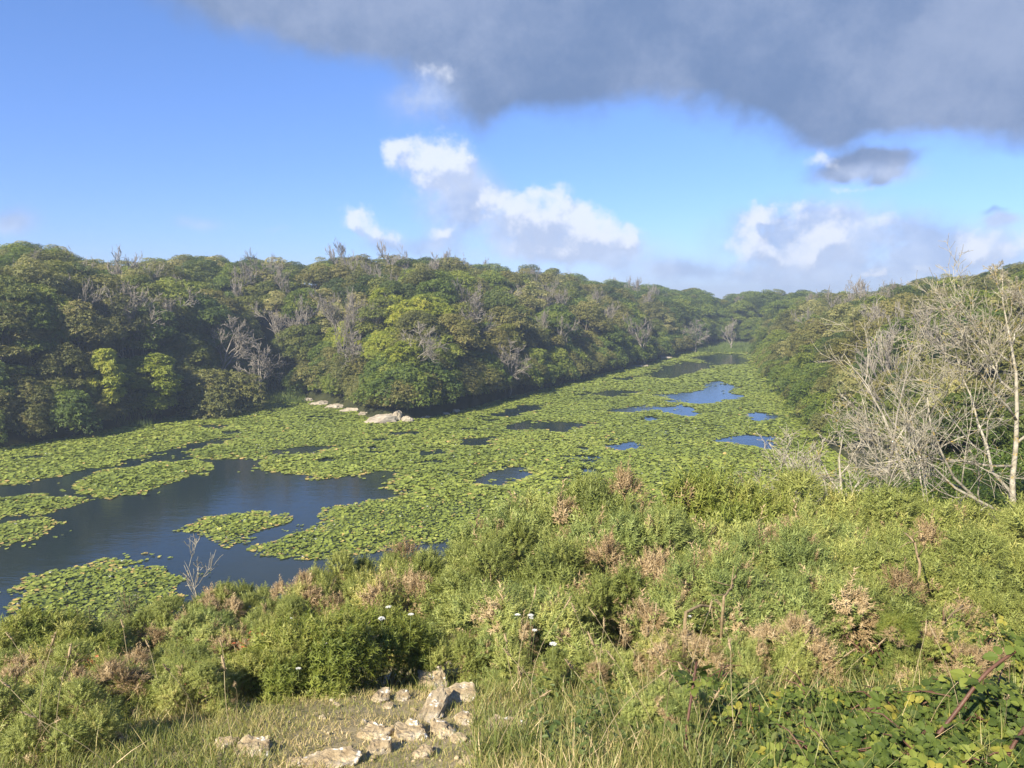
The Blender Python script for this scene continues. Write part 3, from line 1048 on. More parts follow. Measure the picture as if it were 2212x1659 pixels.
    for j, key in enumerate(keys):
        if key not in masters:
            continue
        oi = N.new('GeometryNodeObjectInfo')
        oi.inputs['Object'].default_value = [c for c in masters[key].children if c.name.startswith('crown')][0]
        oi.inputs['As Instance'].default_value = True
        cmp_ = N.new('FunctionNodeCompare')
        cmp_.data_type = 'INT'
        cmp_.operation = 'EQUAL'
        ng.links.new(ak, cmp_.inputs[2])
        cmp_.inputs[3].default_value = j
        ip = N.new('GeometryNodeInstanceOnPoints')
        ng.links.new(gi.outputs[0], ip.inputs['Points'])
        ng.links.new(cmp_.outputs[0], ip.inputs['Selection'])
        ng.links.new(oi.outputs['Geometry'], ip.inputs['Instance'])
        ng.links.new(ar, ip.inputs['Rotation'])
        ng.links.new(asc, ip.inputs['Scale'])
        ng.links.new(ip.outputs[0], jn.inputs[0])
    ng.links.new(jn.outputs[0], go.inputs[0])
    md = o.modifiers.new('woodland', 'NODES')
    md.node_group = ng
    tag(o, 'mass of further trees filling the wooded slopes round the pond', 'woodland', kind='stuff')
    print('trees', len(L), len(ind), len(rest))


build_trees()

# ------------------------------------------------------------------ bare trees
def grow(rng, p, d, length, r, level, out, spread=.75, up=.12, nb=(5, 7), wig=.16, shrink=.62, tmin=.25, minr=.004):
    n = 6 if level > 0 else 4
    P = [np.array(p, float)]
    dd = np.array(d, float)
    dd /= np.linalg.norm(dd)
    for i in range(n):
        dd = dd + rng.normal(0, wig, 3) + [0, 0, up * .5]
        dd /= np.linalg.norm(dd)
        P.append(P[-1] + dd * length / n)
    P = np.array(P)
    t = np.linspace(0, 1, n + 1)
    out.append((P, np.maximum(r * (1 - .72 * t), minr), level))
    if level <= 0:
        return
    k = rng.integers(nb[0], nb[1] + 1)
    for j in range(k):
        tt = tmin + (1 - tmin) * (j + rng.random()) / k
        i = min(int(tt * n), n - 1)
        a = P[i] + (P[i + 1] - P[i]) * (tt * n - i)
        ax = P[i + 1] - P[i]
        ax /= np.linalg.norm(ax)
        q = rng.normal(size=3)
        q -= q.dot(ax) * ax
        q /= np.linalg.norm(q)
        ang = spread * rng.uniform(.6, 1.25)
        nd = ax * math.cos(ang) + q * math.sin(ang)
        grow(rng, a, nd, length * shrink * rng.uniform(.6, 1.15) * (1.15 - .45 * tt), r * (1 - .72 * tt) * rng.uniform(.5, .75), level - 1, out, spread, up, nb, wig, shrink, .2, minr)


BARE = {}


def bare_proto(key, seed, lean=(0, 0, 1), levels=3, **kw):
    rng = np.random.default_rng(seed)
    out = []
    grow(rng, (0, 0, -.3), lean, 1.0 * 6, .17, levels, out, minr=.022, **kw)
    tr, br = MB(), MB()
    for P, r, lv in out:
        (tr if lv == levels else br).tube(P, r, 5 if lv >= 2 else 3, cap=lv >= 2)
    tm, bm = tr.mesh('trunk', True), br.mesh('bare_branch', True)
    tm.materials.append(M['dead'])
    bm.materials.append(M['dead'])
    zs = np.concatenate([p[0] for p in out])
    BARE[key] = (tm, bm, zs[:, 2].max())


bare_proto('a', 31, (.1, 0, 1), 3, spread=.62, up=.22, nb=(6, 8))
bare_proto('b', 32, (-.25, .1, 1), 3, spread=.75, up=.12, nb=(6, 8))
bare_proto('c', 33, (.2, -.1, 1), 3, spread=.5, up=.30, nb=(6, 8))
bare_proto('d', 34, (.0, .1, 1), 4, spread=.55, up=.28, nb=(4, 5), shrink=.66)


def build_bare_trees():
    # X, Y of the visible foot in the canopy, Ytop, distance (None: where the sight line meets the canopy), kind, label
    LST = [(25, 610, 560, None, 'd', 'grey bare twiggy tree at the left frame edge below the dark dome'),
           (65, 690, 640, None, 'b', 'pale bare tree with forked white limbs low at the left frame edge'),
           (300, 690, 615, None, 'b', 'leftmost grey bare tree of the spreading pair above the left bank'),
           (345, 705, 625, None, 'a', 'grey bare tree with a curved trunk, right one of the spreading pair'),
           (330, 620, 572, None, 'd', 'soft grey twiggy tree top on the left skyline dip'),
           (385, 600, 565, None, 'c', 'grey twiggy tree just left of the wide dark skyline tree'),
           (400, 660, 590, None, 'd', 'grey twiggy tree filling the middle of the left slope'),
           (470, 750, 685, None, 'b', 'bare tree with ivy-green trunk between the ivy towers and the inlet'),
           (610, 715, 655, None, 'a', 'pale bare forked tree above the inlet, left of two'),
           (655, 700, 640, None, 'c', 'pale bare forked tree above the inlet, right of two'),
           (570, 800, 745, None, 'b', 'broken pale dead branch standing over the inlet reeds'),
           (840, 620, 570, None, 'c', 'upright grey bare tree left of the great bare crown on the headland'),
           (870, 585, 548, None, 'd', 'grey twiggy tree on the headland skyline left of its highest tree'),
           (945, 650, 545, 128, 'a', 'great spreading bare tree near the top of the headland'),
           (1040, 590, 552, None, 'd', 'thin grey bare tree on the skyline right of the great bare crown'),
           (915, 570, 535, None, 'd', 'grey twigs rising at the highest point of the headland skyline'),
           (985, 600, 550, None, 'd', 'grey twiggy tree behind the right side of the great bare crown'),
           (1010, 690, 640, None, 'b', 'small pale bare tree under the great bare crown'),
           (810, 690, 640, None, 'c', 'pale upright bare stems left of the headland centre'),
           (880, 745, 700, None, 'b', 'pale bare branches over the yellow-green headland creeper'),
           (1080, 660, 615, None, 'a', 'short pale bare tree on the headland right of centre'),
           (1150, 620, 575, None, 'd', 'grey twiggy tree on the headland skyline, middle right'),
           (1215, 670, 615, None, 'c', 'tall pale bare trunk on the right shoulder of the headland'),
           (1240, 615, 583, None, 'd', 'grey twiggy crown where the headland skyline steps down'),
           (1330, 625, 595, None, 'd', 'soft grey twiggy crown left on the sinking headland skyline'),
           (1370, 640, 598, None, 'd', 'large soft grey twiggy crown right on the sinking headland skyline'),
           (1290, 660, 622, None, 'd', 'soft grey bare crown below the sinking skyline'),
           (1100, 770, 735, None, 'b', 'pale dead twigs among green crowns low on the headland'),
           (745, 755, 715, None, 'b', 'small bare tree over the left flank of the headland'),
           (1500, 752, 690, 192, 'b', 'pale leaning dead tree on the far left shore of the pond'),
           (1580, 735, 690, 200, 'a', 'pale dead tree tangle behind the far reeds'),
           (1590, 660, 635, None, 'd', 'grey twiggy crown in the wood beyond the pond'),
           (1750, 660, 628, None, 'd', 'grey bare tree on the far right skyline'),
           (1745, 700, 665, None, 'c', 'thin pale bare tree in the far right wood'),
           (1930, 640, 605, None, 'd', 'brownish twiggy tree on the rising right skyline'),
           (2060, 620, 590, None, 'd', 'brownish twiggy tree topmost on the right skyline'),
           (2000, 700, 660, None, 'd', 'grey twiggy tree midway up the right bank'),
           (1920, 770, 690, None, 'a', 'grey spreading bare tree on the right bank above the olive crowns'),
           (2080, 720, 660, None, 'c', 'grey upright bare tree on the right bank behind the lichened tree')]
    masters = {}
    rng = np.random.default_rng(4)
    more = []
    for k in range(44):
        X = rng.uniform(0, 1480) if k < 39 else rng.uniform(1760, 2120)
        ys = float(np.interp(X, SKY_X, SKY_Y))
        off = rng.uniform(25, 70) if k % 2 else rng.uniform(60, 190)
        if X > 1700:
            off *= .6
        more.append((X, ys + off, ys + off - rng.uniform(38, 60)))
    more.sort()
    for k, (X, a, b) in enumerate(more):
        LST.append((X, a, b, None, 'dcdc'[k % 4], 'thin grey bare stems poking from the canopy, ' + ordinal(k + 1) + ' scattered one from the left'))
    for (X, Yf, Yt, dist, key, lab) in LST:
        if dist is None:
            x, y = ground_hit(X, Yf, 5.5)
        else:
            x, y, _ = at_dist(X, Yf, dist)
        _, _, zt = at_dist(X, Yt, y)
        g = gz(x, y)
        tm, bm, top = BARE[key]
        if key not in masters:
            e = empty('bare_tree')
            link('trunk', tm, None, e)
            link('bare_branch', bm, None, e)
            masters[key] = e
        else:
            e = copy_tree(masters[key])
        s = min(max((zt + .4 - g) / top, .3), 2.4)
        place(e, (x, y, g), rng.uniform(0, 6.28), (max(s, .8) * .95, max(s, .8) * .95, s))
        tag(e, lab, 'bare tree', 'bare trees in the woods')


build_bare_trees()


def near_bare(name, X, Yb, dist, lean, length, r, levels, seed, label, cat, mat='lichen', limbs=None, nb=(5, 7), spread=.7, up=.10, minr=.005, wig=.18, shrink=.62, sink=1.0):
    """a bare tree near by: trunk, and each main limb with its own twigs a part"""
    rng = np.random.default_rng(seed)
    x, y, zb = at_dist(X, Yb, dist)
    g = gz(x, y)
    zb = max(zb, g) if sink == 0 else zb
    e = empty(name, (x, y, g))
    rel = zb - g
    n = 8
    P = [np.array([0, 0, min(rel, 0) - .2])]
    d = np.array(lean, float)
    d /= np.linalg.norm(d)
    L = length + max(rel, 0)
    for i in range(n):
        d = d + rng.normal(0, wig * .5, 3)
        d /= np.linalg.norm(d)
        P.append(P[-1] + d * L / n)
    P = np.array(P)
    t = np.linspace(0, 1, n + 1)
    rr = r * (1 - .93 * t)
    mb = MB()
    mb.tube(P, rr, 8)
    mb.build('trunk', M[mat], e, True)
    for j, (tt, dirn, ln) in enumerate(limbs):
        i = min(int(tt * n), n - 1)
        a = P[i] + (P[i + 1] - P[i]) * (tt * n - i)
        out = []
        grow(rng, a, dirn, ln, r * (1 - .78 * tt) * .62, levels, out, spread, up, nb, wig, shrink, .18, minr)
        mb = MB()
        for (Q, q, lv) in out:
            mb.tube(Q, q, 6 if lv == levels else (4 if lv >= 1 else 3), cap=lv >= 1)
        mb.build('branch', M[mat], e, True)
    tag(e, label, cat, 'bare trees by the gorse')
    return e


def build_near_bare():
    near_bare('bare_tree', 2195, 1090, 13.5, (.0, .05, 1), 4.5, .062, 3, 71, 'tall lichen-crusted bare tree rising out of the frame edge on the right', 'bare tree', limbs=[
        (.05, (-1, .1, .55), 3.4), (.12, (-.9, -.3, .25), 2.8), (.2, (-.8, .4, .7), 3.0), (.3, (-1, 0, .45), 2.6), (.38, (.6, -.3, .6), 1.8), (.46, (-.9, -.2, .7), 2.4), (.55, (-.7, .5, .8), 2.0),
        (.65, (-.8, 0, 1.0), 1.7), (.72, (.5, .2, 1), .9), (.8, (-.4, -.2, 1), .7), (.9, (-.5, .2, 1.2), .5)], nb=(5, 7), spread=.78, minr=.004)
    near_bare('bare_tree', 2120, 1085, 12.5, (-.75, .1, .45), 2.6, .055, 2, 72, 'long lichen-crusted dead limb leaning left over the gorse', 'bare tree', limbs=[
        (.2, (-.5, .1, 1), 1.8), (.35, (-.9, .2, .6), 1.6), (.5, (-.3, -.2, 1), 1.6), (.65, (-.9, 0, .7), 1.3), (.8, (-.6, .2, 1), 1.1), (.95, (-1, 0, .4), .9)], nb=(5, 7))
    near_bare('bare_tree', 2010, 1010, 17, (-.25, .1, 1), 3.2, .06, 2, 73, 'grey many-stemmed bare shrub tree left of the lichened tree', 'bare tree', limbs=[
        (.02, (-.9, .1, .8), 2.6), (.08, (.5, .3, 1), 2.4), (.15, (-.5, -.4, 1), 2.4), (.3, (-.8, .3, .9), 2.0), (.45, (.6, 0, 1), 1.8), (.6, (-.7, .1, 1), 1.6), (.8, (.2, .3, 1), 1.3)], nb=(4, 5), spread=.6, up=.18)
    near_bare('bare_tree', 1900, 930, 23, (.1, 0, 1), 3.6, .06, 2, 74, 'grey bare thicket tree behind the many-stemmed one, nearer the pond', 'bare tree', mat='dead', limbs=[
        (.05, (-.8, .1, .9), 2.8), (.1, (.8, .2, .9), 2.8), (.25, (-.6, -.3, 1), 2.4), (.4, (.7, 0, 1), 2.2), (.55, (-.7, .1, 1), 2.0), (.75, (.1, .3, 1), 1.6)], nb=(5, 6), spread=.6, up=.2, minr=.008)
    near_bare('bare_shrub', 1735, 1085, 14, (-.15, 0, 1), .9, .05, 3, 75, 'low crooked lichened dead shrub standing against the pond', 'bare shrub', limbs=[
        (.05, (-1, 0, .55), 1.1), (.15, (.8, .2, .8), 1.3), (.3, (-.8, .1, .9), 1.0), (.45, (.6, -.1, 1), 1.1), (.6, (.9, .1, .9), 1.2), (.8, (-.3, .1, 1), .9)], nb=(4, 5), spread=.65, wig=.26)
    near_bare('bare_shrub', 1830, 1040, 15.5, (.1, 0, 1), 1.3, .055, 3, 76, 'crooked pale dead shrub right of the low one, among bright leaves', 'bare shrub', limbs=[
        (.1, (-1, 0, .7), 1.3), (.25, (.7, .2, .8), 1.2), (.4, (-.7, .1, 1), 1.2), (.6, (.6, -.1, 1), 1.0), (.85, (-.4, .1, 1), .9)], nb=(4, 6), spread=.68, wig=.26)
    near_bare('bare_shrub', 440, 1275, 9.5, (.0, 0, 1), .62, .014, 2, 77, 'small leafless pale twig shrub in front of the near water', 'bare shrub', limbs=[
        (.1, (-.3, 0, 1), .55), (.3, (.5, 0, 1), .65), (.5, (-.25, .1, 1), .55), (.7, (.6, 0, .9), .5), (.9, (.15, 0, 1), .42)], nb=(3, 4), spread=.5, up=.2, minr=.003)
    near_bare('bare_shrub', 575, 1285, 9, (.1, 0, 1), .20, .008, 1, 78, 'little forked dead twig right of the pale twig shrub', 'bare shrub', mat='dead', limbs=[
        (.4, (-.6, 0, 1), .14), (.6, (.4, 0, 1), .16)], nb=(2, 2), spread=.5, minr=.003)


build_near_bare()

# ------------------------------------------------------------------ gorse
def gorse_shoot(seed, n=17, L=1.0):
    """a spiny shoot along +z: a thin axis with upright needles all round"""
    rng = np.random.default_rng(seed)
    V, F = [], []
    for i in range(n):
        t = (i + rng.random()) / n
        a = i * 2.4 + rng.uniform(-.3, .3)
        ln = L * (.42 - .22 * t) * rng.uniform(.7, 1.2)
        w = .030
        out = np.array([math.cos(a), math.sin(a), 0])
        side = np.array([-math.sin(a), math.cos(a), 0])
        b = np.array([0, 0, t * L * .95])
        tip = b + out * ln * .82 + [0, 0, ln * .48]
        k = len(V)
        V += [b - side * w, b + side * w, tip]
        F.append([k, k + 1, k + 2])
    k = len(V)
    V += [(-.016, 0, 0), (.016, 0, 0), (0, .0, L * 1.04), (0, -.016, 0), (0, .016, 0)]
    F += [[k, k + 1, k + 2], [k + 3, k + 4, k + 2]]
    return np.array(V, float), np.array(F)


SHOOTS = [gorse_shoot(i) for i in range(3)]


def gorse_proto(seed, Rx, H, ncush, per, mat, dead, shoot=.125):
    """a bush of cushions on a dome; returns meshes for foliage, dead foliage and stem"""
    rng = np.random.default_rng(seed)
    live, brown, wood = MB(), MB(), MB()
    ends = []
    anyb = False
    for c in range(ncush):
        u = rng.normal(size=3)
        u /= np.linalg.norm(u)
        u[2] = abs(u[2])
        rr = rng.uniform(.72, 1.0)
        cen = np.array([u[0] * Rx * rr, u[1] * Rx * rr, H * (.22 + .70 * u[2] * rr)])
        cr = Rx * rng.uniform(.24, .40)
        isdead = rng.random() < dead * (1.5 - 1.1 * u[2])
        k = int(per * rng.uniform(.7, 1.2) * (.75 if isdead else 1))
        D = rng.normal(size=(k, 3)) + u * .9 + [0, 0, .55]
        D /= np.linalg.norm(D, axis=1)[:, None]
        pos = cen + D * (cr * rng.uniform(.72, .97, k))[:, None]
        N = D * 1.0 + [0, 0, .16] + rng.normal(0, .27, D.shape)
        tint = np.clip(rng.normal(.5, .20) + rng.normal(0, .15, k), 0, 1)
        sc = shoot * rng.uniform(.7, 1.3, k) * np.where(rng.random(k) < .10, 1.7, 1.0)
        which = rng.integers(0, 3, k)
        patch = fbm(pos[:, 0] / (.28 * Rx) + seed, (pos[:, 1] + pos[:, 2]) / (.28 * Rx), 2, seed) + .5
        bm = patch < (.66 if isdead else .15 + .42 * dead)
        for w in range(3):
            for tgt, sel in ((brown, bm), (live, ~bm)):
                m = (which == w) & sel
                tgt.scatter(SHOOTS[w][0], SHOOTS[w][1], frames(N[m], rng), pos[m], sc[m], tint[m])
        anyb |= isdead
        ends.append(cen)
    # thin dead fill inside the bush, tinted darkest to paint shade into the gaps
    k = ncush * 2
    u = rng.normal(size=(k, 3))
    u /= np.linalg.norm(u, axis=1)[:, None]
    u[:, 2] = np.abs(u[:, 2])
    pos = u * [Rx, Rx, H * .8] * rng.uniform(.3, .72, k)[:, None] + [0, 0, .08 * H]
    brown.scatter(SHOOTS[0][0], SHOOTS[0][1], frames(u + rng.normal(0, .5, u.shape), rng), pos, shoot * rng.uniform(.8, 1.4, k), rng.uniform(0, .15, k))
    for cpt in ends[::2]:
        b = np.array([rng.normal(0, .08 * Rx), rng.normal(0, .08 * Rx), -.25])
        mid = b * .4 + cpt * .6 + [rng.normal(0, .08), rng.normal(0, .08), -.12 * H]
        mid2 = b * .75 + cpt * .25 + rng.normal(0, .05, 3)
        wood.tube([b, mid2, mid, cpt], [.026, .021, .015, .006], 5)
    a, b_, c_ = live.mesh('foliage'), brown.mesh('dead_foliage'), wood.mesh('stem', True)
    a.materials.append(M[mat])
    b_.materials.append(M['gorse_brown'])
    c_.materials.append(M['gorse_wood'])
    return a, b_, c_, Rx, H


GORSE = {}
GORSE['g1'] = gorse_proto(201, .75, 1.15, 15, 330, 'gorse', .16)
GORSE['g2'] = gorse_proto(202, .80, 1.10, 16, 310, 'gorse', .30)
GORSE['b1'] = gorse_proto(203, .72, 1.15, 15, 330, 'gorse_blue', .22)
GORSE['b2'] = gorse_proto(204, .78, 1.10, 15, 320, 'gorse_blue', .40)
GORSE['y1'] = gorse_proto(205, .60, .85, 15, 240, 'gorse_lime', .03, .14)
GORSE['d1'] = gorse_proto(206, .72, 1.05, 15, 290, 'gorse', .62)


def build_gorse():
    # kind, X, Ytop, distance, width in metres, label
    B = [
        # back row against the pond
        ('g1', 880, 1200, 10.5, 1.2, None), ('g2', 960, 1150, 10.8, 1.2, None), ('g1', 1050, 1085, 11.2, 1.5, None), ('b1', 1150, 1052, 11.5, 1.5, None), ('g1', 1250, 1030, 11.5, 1.6, None),
        ('g2', 1345, 1010, 11.8, 1.7, None), ('g1', 1450, 1032, 11.6, 1.6, None), ('y1', 1550, 1045, 11.4, 1.5, None), ('y1', 1650, 1050, 11.4, 1.5, None), ('g1', 1760, 1045, 11.6, 1.6, None),
        ('b1', 1850, 1030, 11.8, 1.6, None), ('g1', 1960, 1060, 11.5, 1.6, None), ('g2', 2070, 1085, 11.0, 1.5, None), ('g1', 2180, 1080, 10.8, 1.6, None), ('y1', 2290, 1060, 11.2, 1.6, None),
        # second row
        ('g2', 935, 1205, 9.0, 1.0, None), ('g1', 1030, 1165, 9.2, 1.2, None), ('g2', 1130, 1128, 9.4, 1.3, None), ('g1', 1240, 1108, 9.4, 1.4, None), ('b2', 1350, 1105, 9.3, 1.3, None),
        ('b1', 1460, 1105, 9.2, 1.3, None), ('b1', 1570, 1110, 9.2, 1.3, None), ('b2', 1680, 1120, 9.0, 1.3, None), ('b1', 1790, 1105, 9.2, 1.3, None), ('g1', 1900, 1115, 9.0, 1.3, None),
        ('g2', 2010, 1130, 9.0, 1.3, None), ('g1', 2120, 1125, 9.0, 1.3, None), ('g1', 2230, 1130, 9.0, 1.4, None),
        # third row
        ('d1', 870, 1235, 8.0, .9, None), ('g2', 960, 1225, 7.8, 1.0, None), ('g1', 1050, 1205, 7.8, 1.0, None), ('b2', 1150, 1180, 7.8, 1.1, None), ('g2', 1255, 1165, 7.8, 1.2, None),
        ('b1', 1370, 1170, 7.6, 1.1, None), ('d1', 1480, 1180, 7.5, 1.1, None), ('b1', 1590, 1165, 7.6, 1.1, None), ('b2', 1700, 1175, 7.4, 1.1, None), ('b1', 1815, 1165, 7.5, 1.1, None),
        ('g1', 1930, 1180, 7.4, 1.1, None), ('g2', 2040, 1190, 7.3, 1.1, None), ('g1', 2160, 1185, 7.3, 1.2, None),
        # front row
        ('g2', 1010, 1255, 6.6, .85, None), ('b1', 1130, 1255, 6.3, .95, None), ('d1', 1250, 1240, 6.5, .9, None), ('g2', 1345, 1235, 6.4, .9, None), ('d1', 1450, 1240, 6.3, .95, None),
        ('b2', 1555, 1235, 6.3, .95, None), ('d1', 1660, 1240, 6.2, .95, None), ('b1', 1770, 1225, 6.3, .95, None), ('d1', 1880, 1245, 6.1, .9, None), ('g2', 1990, 1250, 6.1, .95, None),
        ('d1', 2090, 1265, 6.0, .95, None), ('g2', 2190, 1270, 6.0, .95, None),
        # left-hand thicket
        ('g2', 800, 1205, 9.8, 1.0, None), ('g1', 720, 1212, 9.6, 1.1, None), ('d1', 655, 1240, 9.3, .9, None), ('g1', 520, 1262, 9.4, 1.0, None), ('d1', 460, 1275, 9.0, .9, None),
        ('g1', 610, 1290, 8.4, .9, None), ('g2', 780, 1265, 8.4, 1.0, None), ('g1', 390, 1290, 8.8, 1.0, None), ('b1', 440, 1315, 8.0, 1.0, None), ('g2', 300, 1330, 8.4, 1.0, None),
        ('g1', 210, 1350, 8.0, 1.0, None), ('y1', 110, 1340, 7.6, 1.1, None), ('y1', 20, 1345, 7.4, 1.1, None), ('g2', 330, 1390, 7.0, .9, None), ('y1', 180, 1390, 6.6, 1.0, None),
        ('d1', 520, 1370, 7.2, .8, None), ('g1', 70, 1400, 6.4, 1.0, None), ('d1', 250, 1445, 6.0, .8, None), ('d1', 90, 1470, 5.7, .8, None), ('g2', 400, 1455, 6.0, .8, None),
        # single bushes in front
        ('y1', 690, 1345, 5.3, 1.0, 'bright yellow-green young gorse bush left of the rocks'),
        ('y1', 800, 1330, 5.8, .85, 'feathery yellow-green young gorse bush just behind the brightest one'),
        ('y1', 590, 1420, 5.0, .7, 'low yellow-green gorse on the left flank of the brightest bush'),
        ('b1', 1090, 1330, 5.9, .75, 'blue-green low gorse beside the white umbels right of the rocks'),
        ('g1', 1000, 1370, 5.9, .6, 'small green gorse just behind the upright rock'),
        ('y1', 1950, 1330, 5.1, .26, 'small round bright green gorse ball over the brambles'),
        ('b1', 1610, 1370, 5.2, .45, 'small blue-green gorse sprig bush under the brown dead gorse'),
        ('b1', 1440, 1590, 3.9, .45, 'grey-green gorse seedling in the grass at the bottom right'),
        ('g1', 150, 1540, 4.9, .7, 'low dark gorse at the bottom left behind the seed heads'),
        ('g1', 40, 1500, 4.3, .8, 'dark gorse bush against the left frame edge in the corner'),
        ('d1', 210, 1520, 4.5, .7, 'brown-tipped scrubby gorse behind the corner seed heads'),
        ('g2', 340, 1500, 4.9, .7, 'low green gorse between the corner and the brightest bush'),
        ('g1', 430, 1530, 4.6, .55, 'low ragged gorse just left of the dry turf'),
        ('g1', 130, 1600, 3.7, .6, 'low gorse cut by the bottom edge at the left'),
        ('b1', 1330, 1400, 5.2, .7, 'blue-green gorse left of the tall straw stalks'),
        ('g2', 1230, 1420, 5.0, .6, 'low green gorse below the lowest white umbel'),
        ('d1', 1480, 1370, 5.2, .7, 'brown dead gorse at the top of the left red cane'),
        ('d1', 1730, 1340, 5.3, .8, 'brown dead gorse hanging over the dark brambles'),
        ('d1', 2070, 1370, 5.0, .8, 'brown dead gorse over the corner bramble'),
        ('d1', 60, 1590, 4.6, .5, 'small browned gorse in the bottom left corner'),
    ]
    thick = [i for i, b in enumerate(B) if b[5] is None and b[1] >= 930 and b[2] < 1300 and b[3] > 5.9]
    drop = set(i for n, i in enumerate(thick) if n % 2)
    B = [(b[0], b[1], b[2], b[3], b[4] * 1.55 if i in thick else b[4], b[5]) for i, b in enumerate(B) if i not in drop]
    rng = np.random.default_rng(44)
    masters = {}
    names = {'g': 'green', 'b': 'blue-green', 'y': 'yellow-green', 'd': 'brown-tipped'}
    rows = {}
    for i, b in enumerate(B):
        k, X, Yt, dist, W, lab = b
        if lab:
            continue
        if X >= 870:
            row = 'back row' if dist > 10 else 'second row' if dist > 8.5 else 'third row' if dist > 7 else 'front row'
            where = f'{row} of the right-hand thicket'
        else:
            row = 'back' if dist > 8.9 else 'middle' if dist > 7.5 else 'front'
            where = f'{row} of the left-hand thicket'
        rows.setdefault(where, []).append(i)
    label = {}
    for where, ids in rows.items():
        ids.sort(key=lambda i: B[i][1])
        for n, i in enumerate(ids):
            label[i] = f'{names[B[i][0][0]]} gorse bush, {ordinal(n + 1)} from the left in the {where}'
    low = []
    for i, (k, X, Yt, dist, W, lab) in enumerate(B):
        x, y, zt = at_dist(X, Yt, dist)
        g = gz(x, y)
        a, b_, c_, Rx, H = GORSE[k]
        h = zt - g
        if h < .3:
            low.append((X, Yt, dist, round(h, 2)))
            zt = g + .3
            h = .3
        if k not in masters:
            e = empty('gorse_bush')
            link('foliage', a, None, e)
            link('dead_foliage', b_, None, e)
            link('stem', c_, None, e)
            masters[k] = e
        else:
            e = copy_tree(masters[k])
        s = W / (2 * Rx) * .88
        sz = max(s, (h + .05) / (H * 1.10))
        s = max(s, sz * .76) if W > .3 else s
        sz = sz if W > .3 else s
        place(e, (x, y, zt - H * 1.10 * sz), rng.uniform(0, 6.28), (s, s, sz))
        tag(e, lab or label[i], 'gorse bush', 'gorse bushes on the near bank')
    print('low gorse', low)


build_gorse()


def build_gorse_stems():
    rows = [([(1668, 1440), (1640, 1392), (1612, 1354), (1572, 1324), (1545, 1300)], 5.5, .020, 'long leaning bare gorse trunk in the front of the thicket'),
            ([(1700, 1460), (1707, 1425), (1714, 1395), (1722, 1360), (1740, 1320)], 5.4, .022, 'thick upright bare gorse trunk above the dark brambles'),
            ([(1480, 1330), (1493, 1316), (1520, 1310), (1550, 1314), (1575, 1330)], 5.6, .015, 'pale arching bare gorse branch in the browned front bushes'),
            ([(1562, 1300), (1572, 1280), (1582, 1262), (1590, 1240)], 5.7, .012, 'short bare gorse stub above the arching branch'),
            ([(1990, 1225), (1984, 1200), (1974, 1168), (1955, 1150)], 6.6, .014, 'bare hooked gorse branch high on the right of the thicket'),
            ([(2040, 1390), (2030, 1360), (2052, 1330), (2080, 1310)], 5.2, .013, 'crooked bare gorse branch under the right-hand bushes')]
    rng = np.random.default_rng(88)
    for (pts, dist, r, lab) in rows:
        P = np.array([at_dist(X, Y, dist + .12 * i) for i, (X, Y) in enumerate(pts)])
        g = gz(P[0][0], P[0][1])
        P = np.concatenate([[[P[0][0] + .06, P[0][1] + .25, g - .05]], P])
        t = np.linspace(0, 1, len(P))
        tt = np.linspace(0, 1, 12)
        Q = np.stack([np.interp(tt, t, P[:, k]) for k in range(3)], -1) + rng.normal(0, .006, (12, 3))
        e = empty('gorse_branch', Q[0])
        mb = MB()
        mb.tube(Q - Q[0], r * (1 - .5 * tt), 7)
        mb.build('stem', M['gorse_wood'], e, True)
        tw = MB()
        for k in range(5):
            i = int(rng.integers(5, 12))
            d = rng.normal(size=3) + [0, -.4, .5]
            d /= np.linalg.norm(d)
            a = Q[i] - Q[0]
            tw.tube([a, a + d * .08, a + d * .17 + rng.normal(0, .02, 3)], [.006, .004, .002], 4)
        tw.build('twig', M['gorse_wood'], e, True)
        tag(e, lab, 'branch', 'bare gorse branches')


build_gorse_stems()


# ------------------------------------------------------------------ leafy shrubs on the near bank
def small_leaf():
    V = np.array([(0, 0, 0), (.22, .28, .05), (.20, .62, .04), (0, 1, -.06), (-.20, .62, .04), (-.22, .28, .05)], float)
    return V, np.array([[0, 1, 2, 3], [0, 3, 4, 5]])


LEAF_V, LEAF_F = small_leaf()


def leafy_proto(seed, Rx, H, n, mat, leaf=.07, nst=16, hollow=.6):
    rng = np.random.default_rng(seed)
    lf, st = MB(), MB()
    C = []
    for c in range(22):
        u = rng.normal(size=3)
        u /= np.linalg.norm(u)
        u[2] = abs(u[2])
        C.append(u * [Rx, Rx, H * .75] * rng.uniform(.5, .95) + [0, 0, H * .18])
    C = np.array(C)
    li = rng.integers(0, len(C), n)
    D = rng.normal(size=(n, 3))
    D /= np.linalg.norm(D, axis=1)[:, None]
    pos = C[li] + D * (Rx * .32 * rng.uniform(hollow, 1.05, n))[:, None]
    pos[:, 2] = np.maximum(pos[:, 2], .02)
    N = D * .5 + [0, 0, .7] + rng.normal(0, .4, D.shape)
    lf.scatter(LEAF_V - [0, .5, 0], LEAF_F, frames(N, rng), pos, leaf * rng.uniform(.65, 1.3, n), np.clip(.5 + rng.normal(0, .12, len(C))[li] + rng.normal(0, .16, n), 0, 1))
    for c in C[:nst]:
        b = np.array([rng.normal(0, .05), rng.normal(0, .05), -.2])
        st.tube([b, b * .5 + c * .5 + rng.normal(0, .06, 3), c, c + (c - b) * .12], [.018, .012, .007, .003], 4)
    a, b_ = lf.mesh('foliage'), st.mesh('stem', True)
    a.materials.append(M[mat])
    b_.materials.append(M['gorse_wood'])
    return a, b_, Rx, H


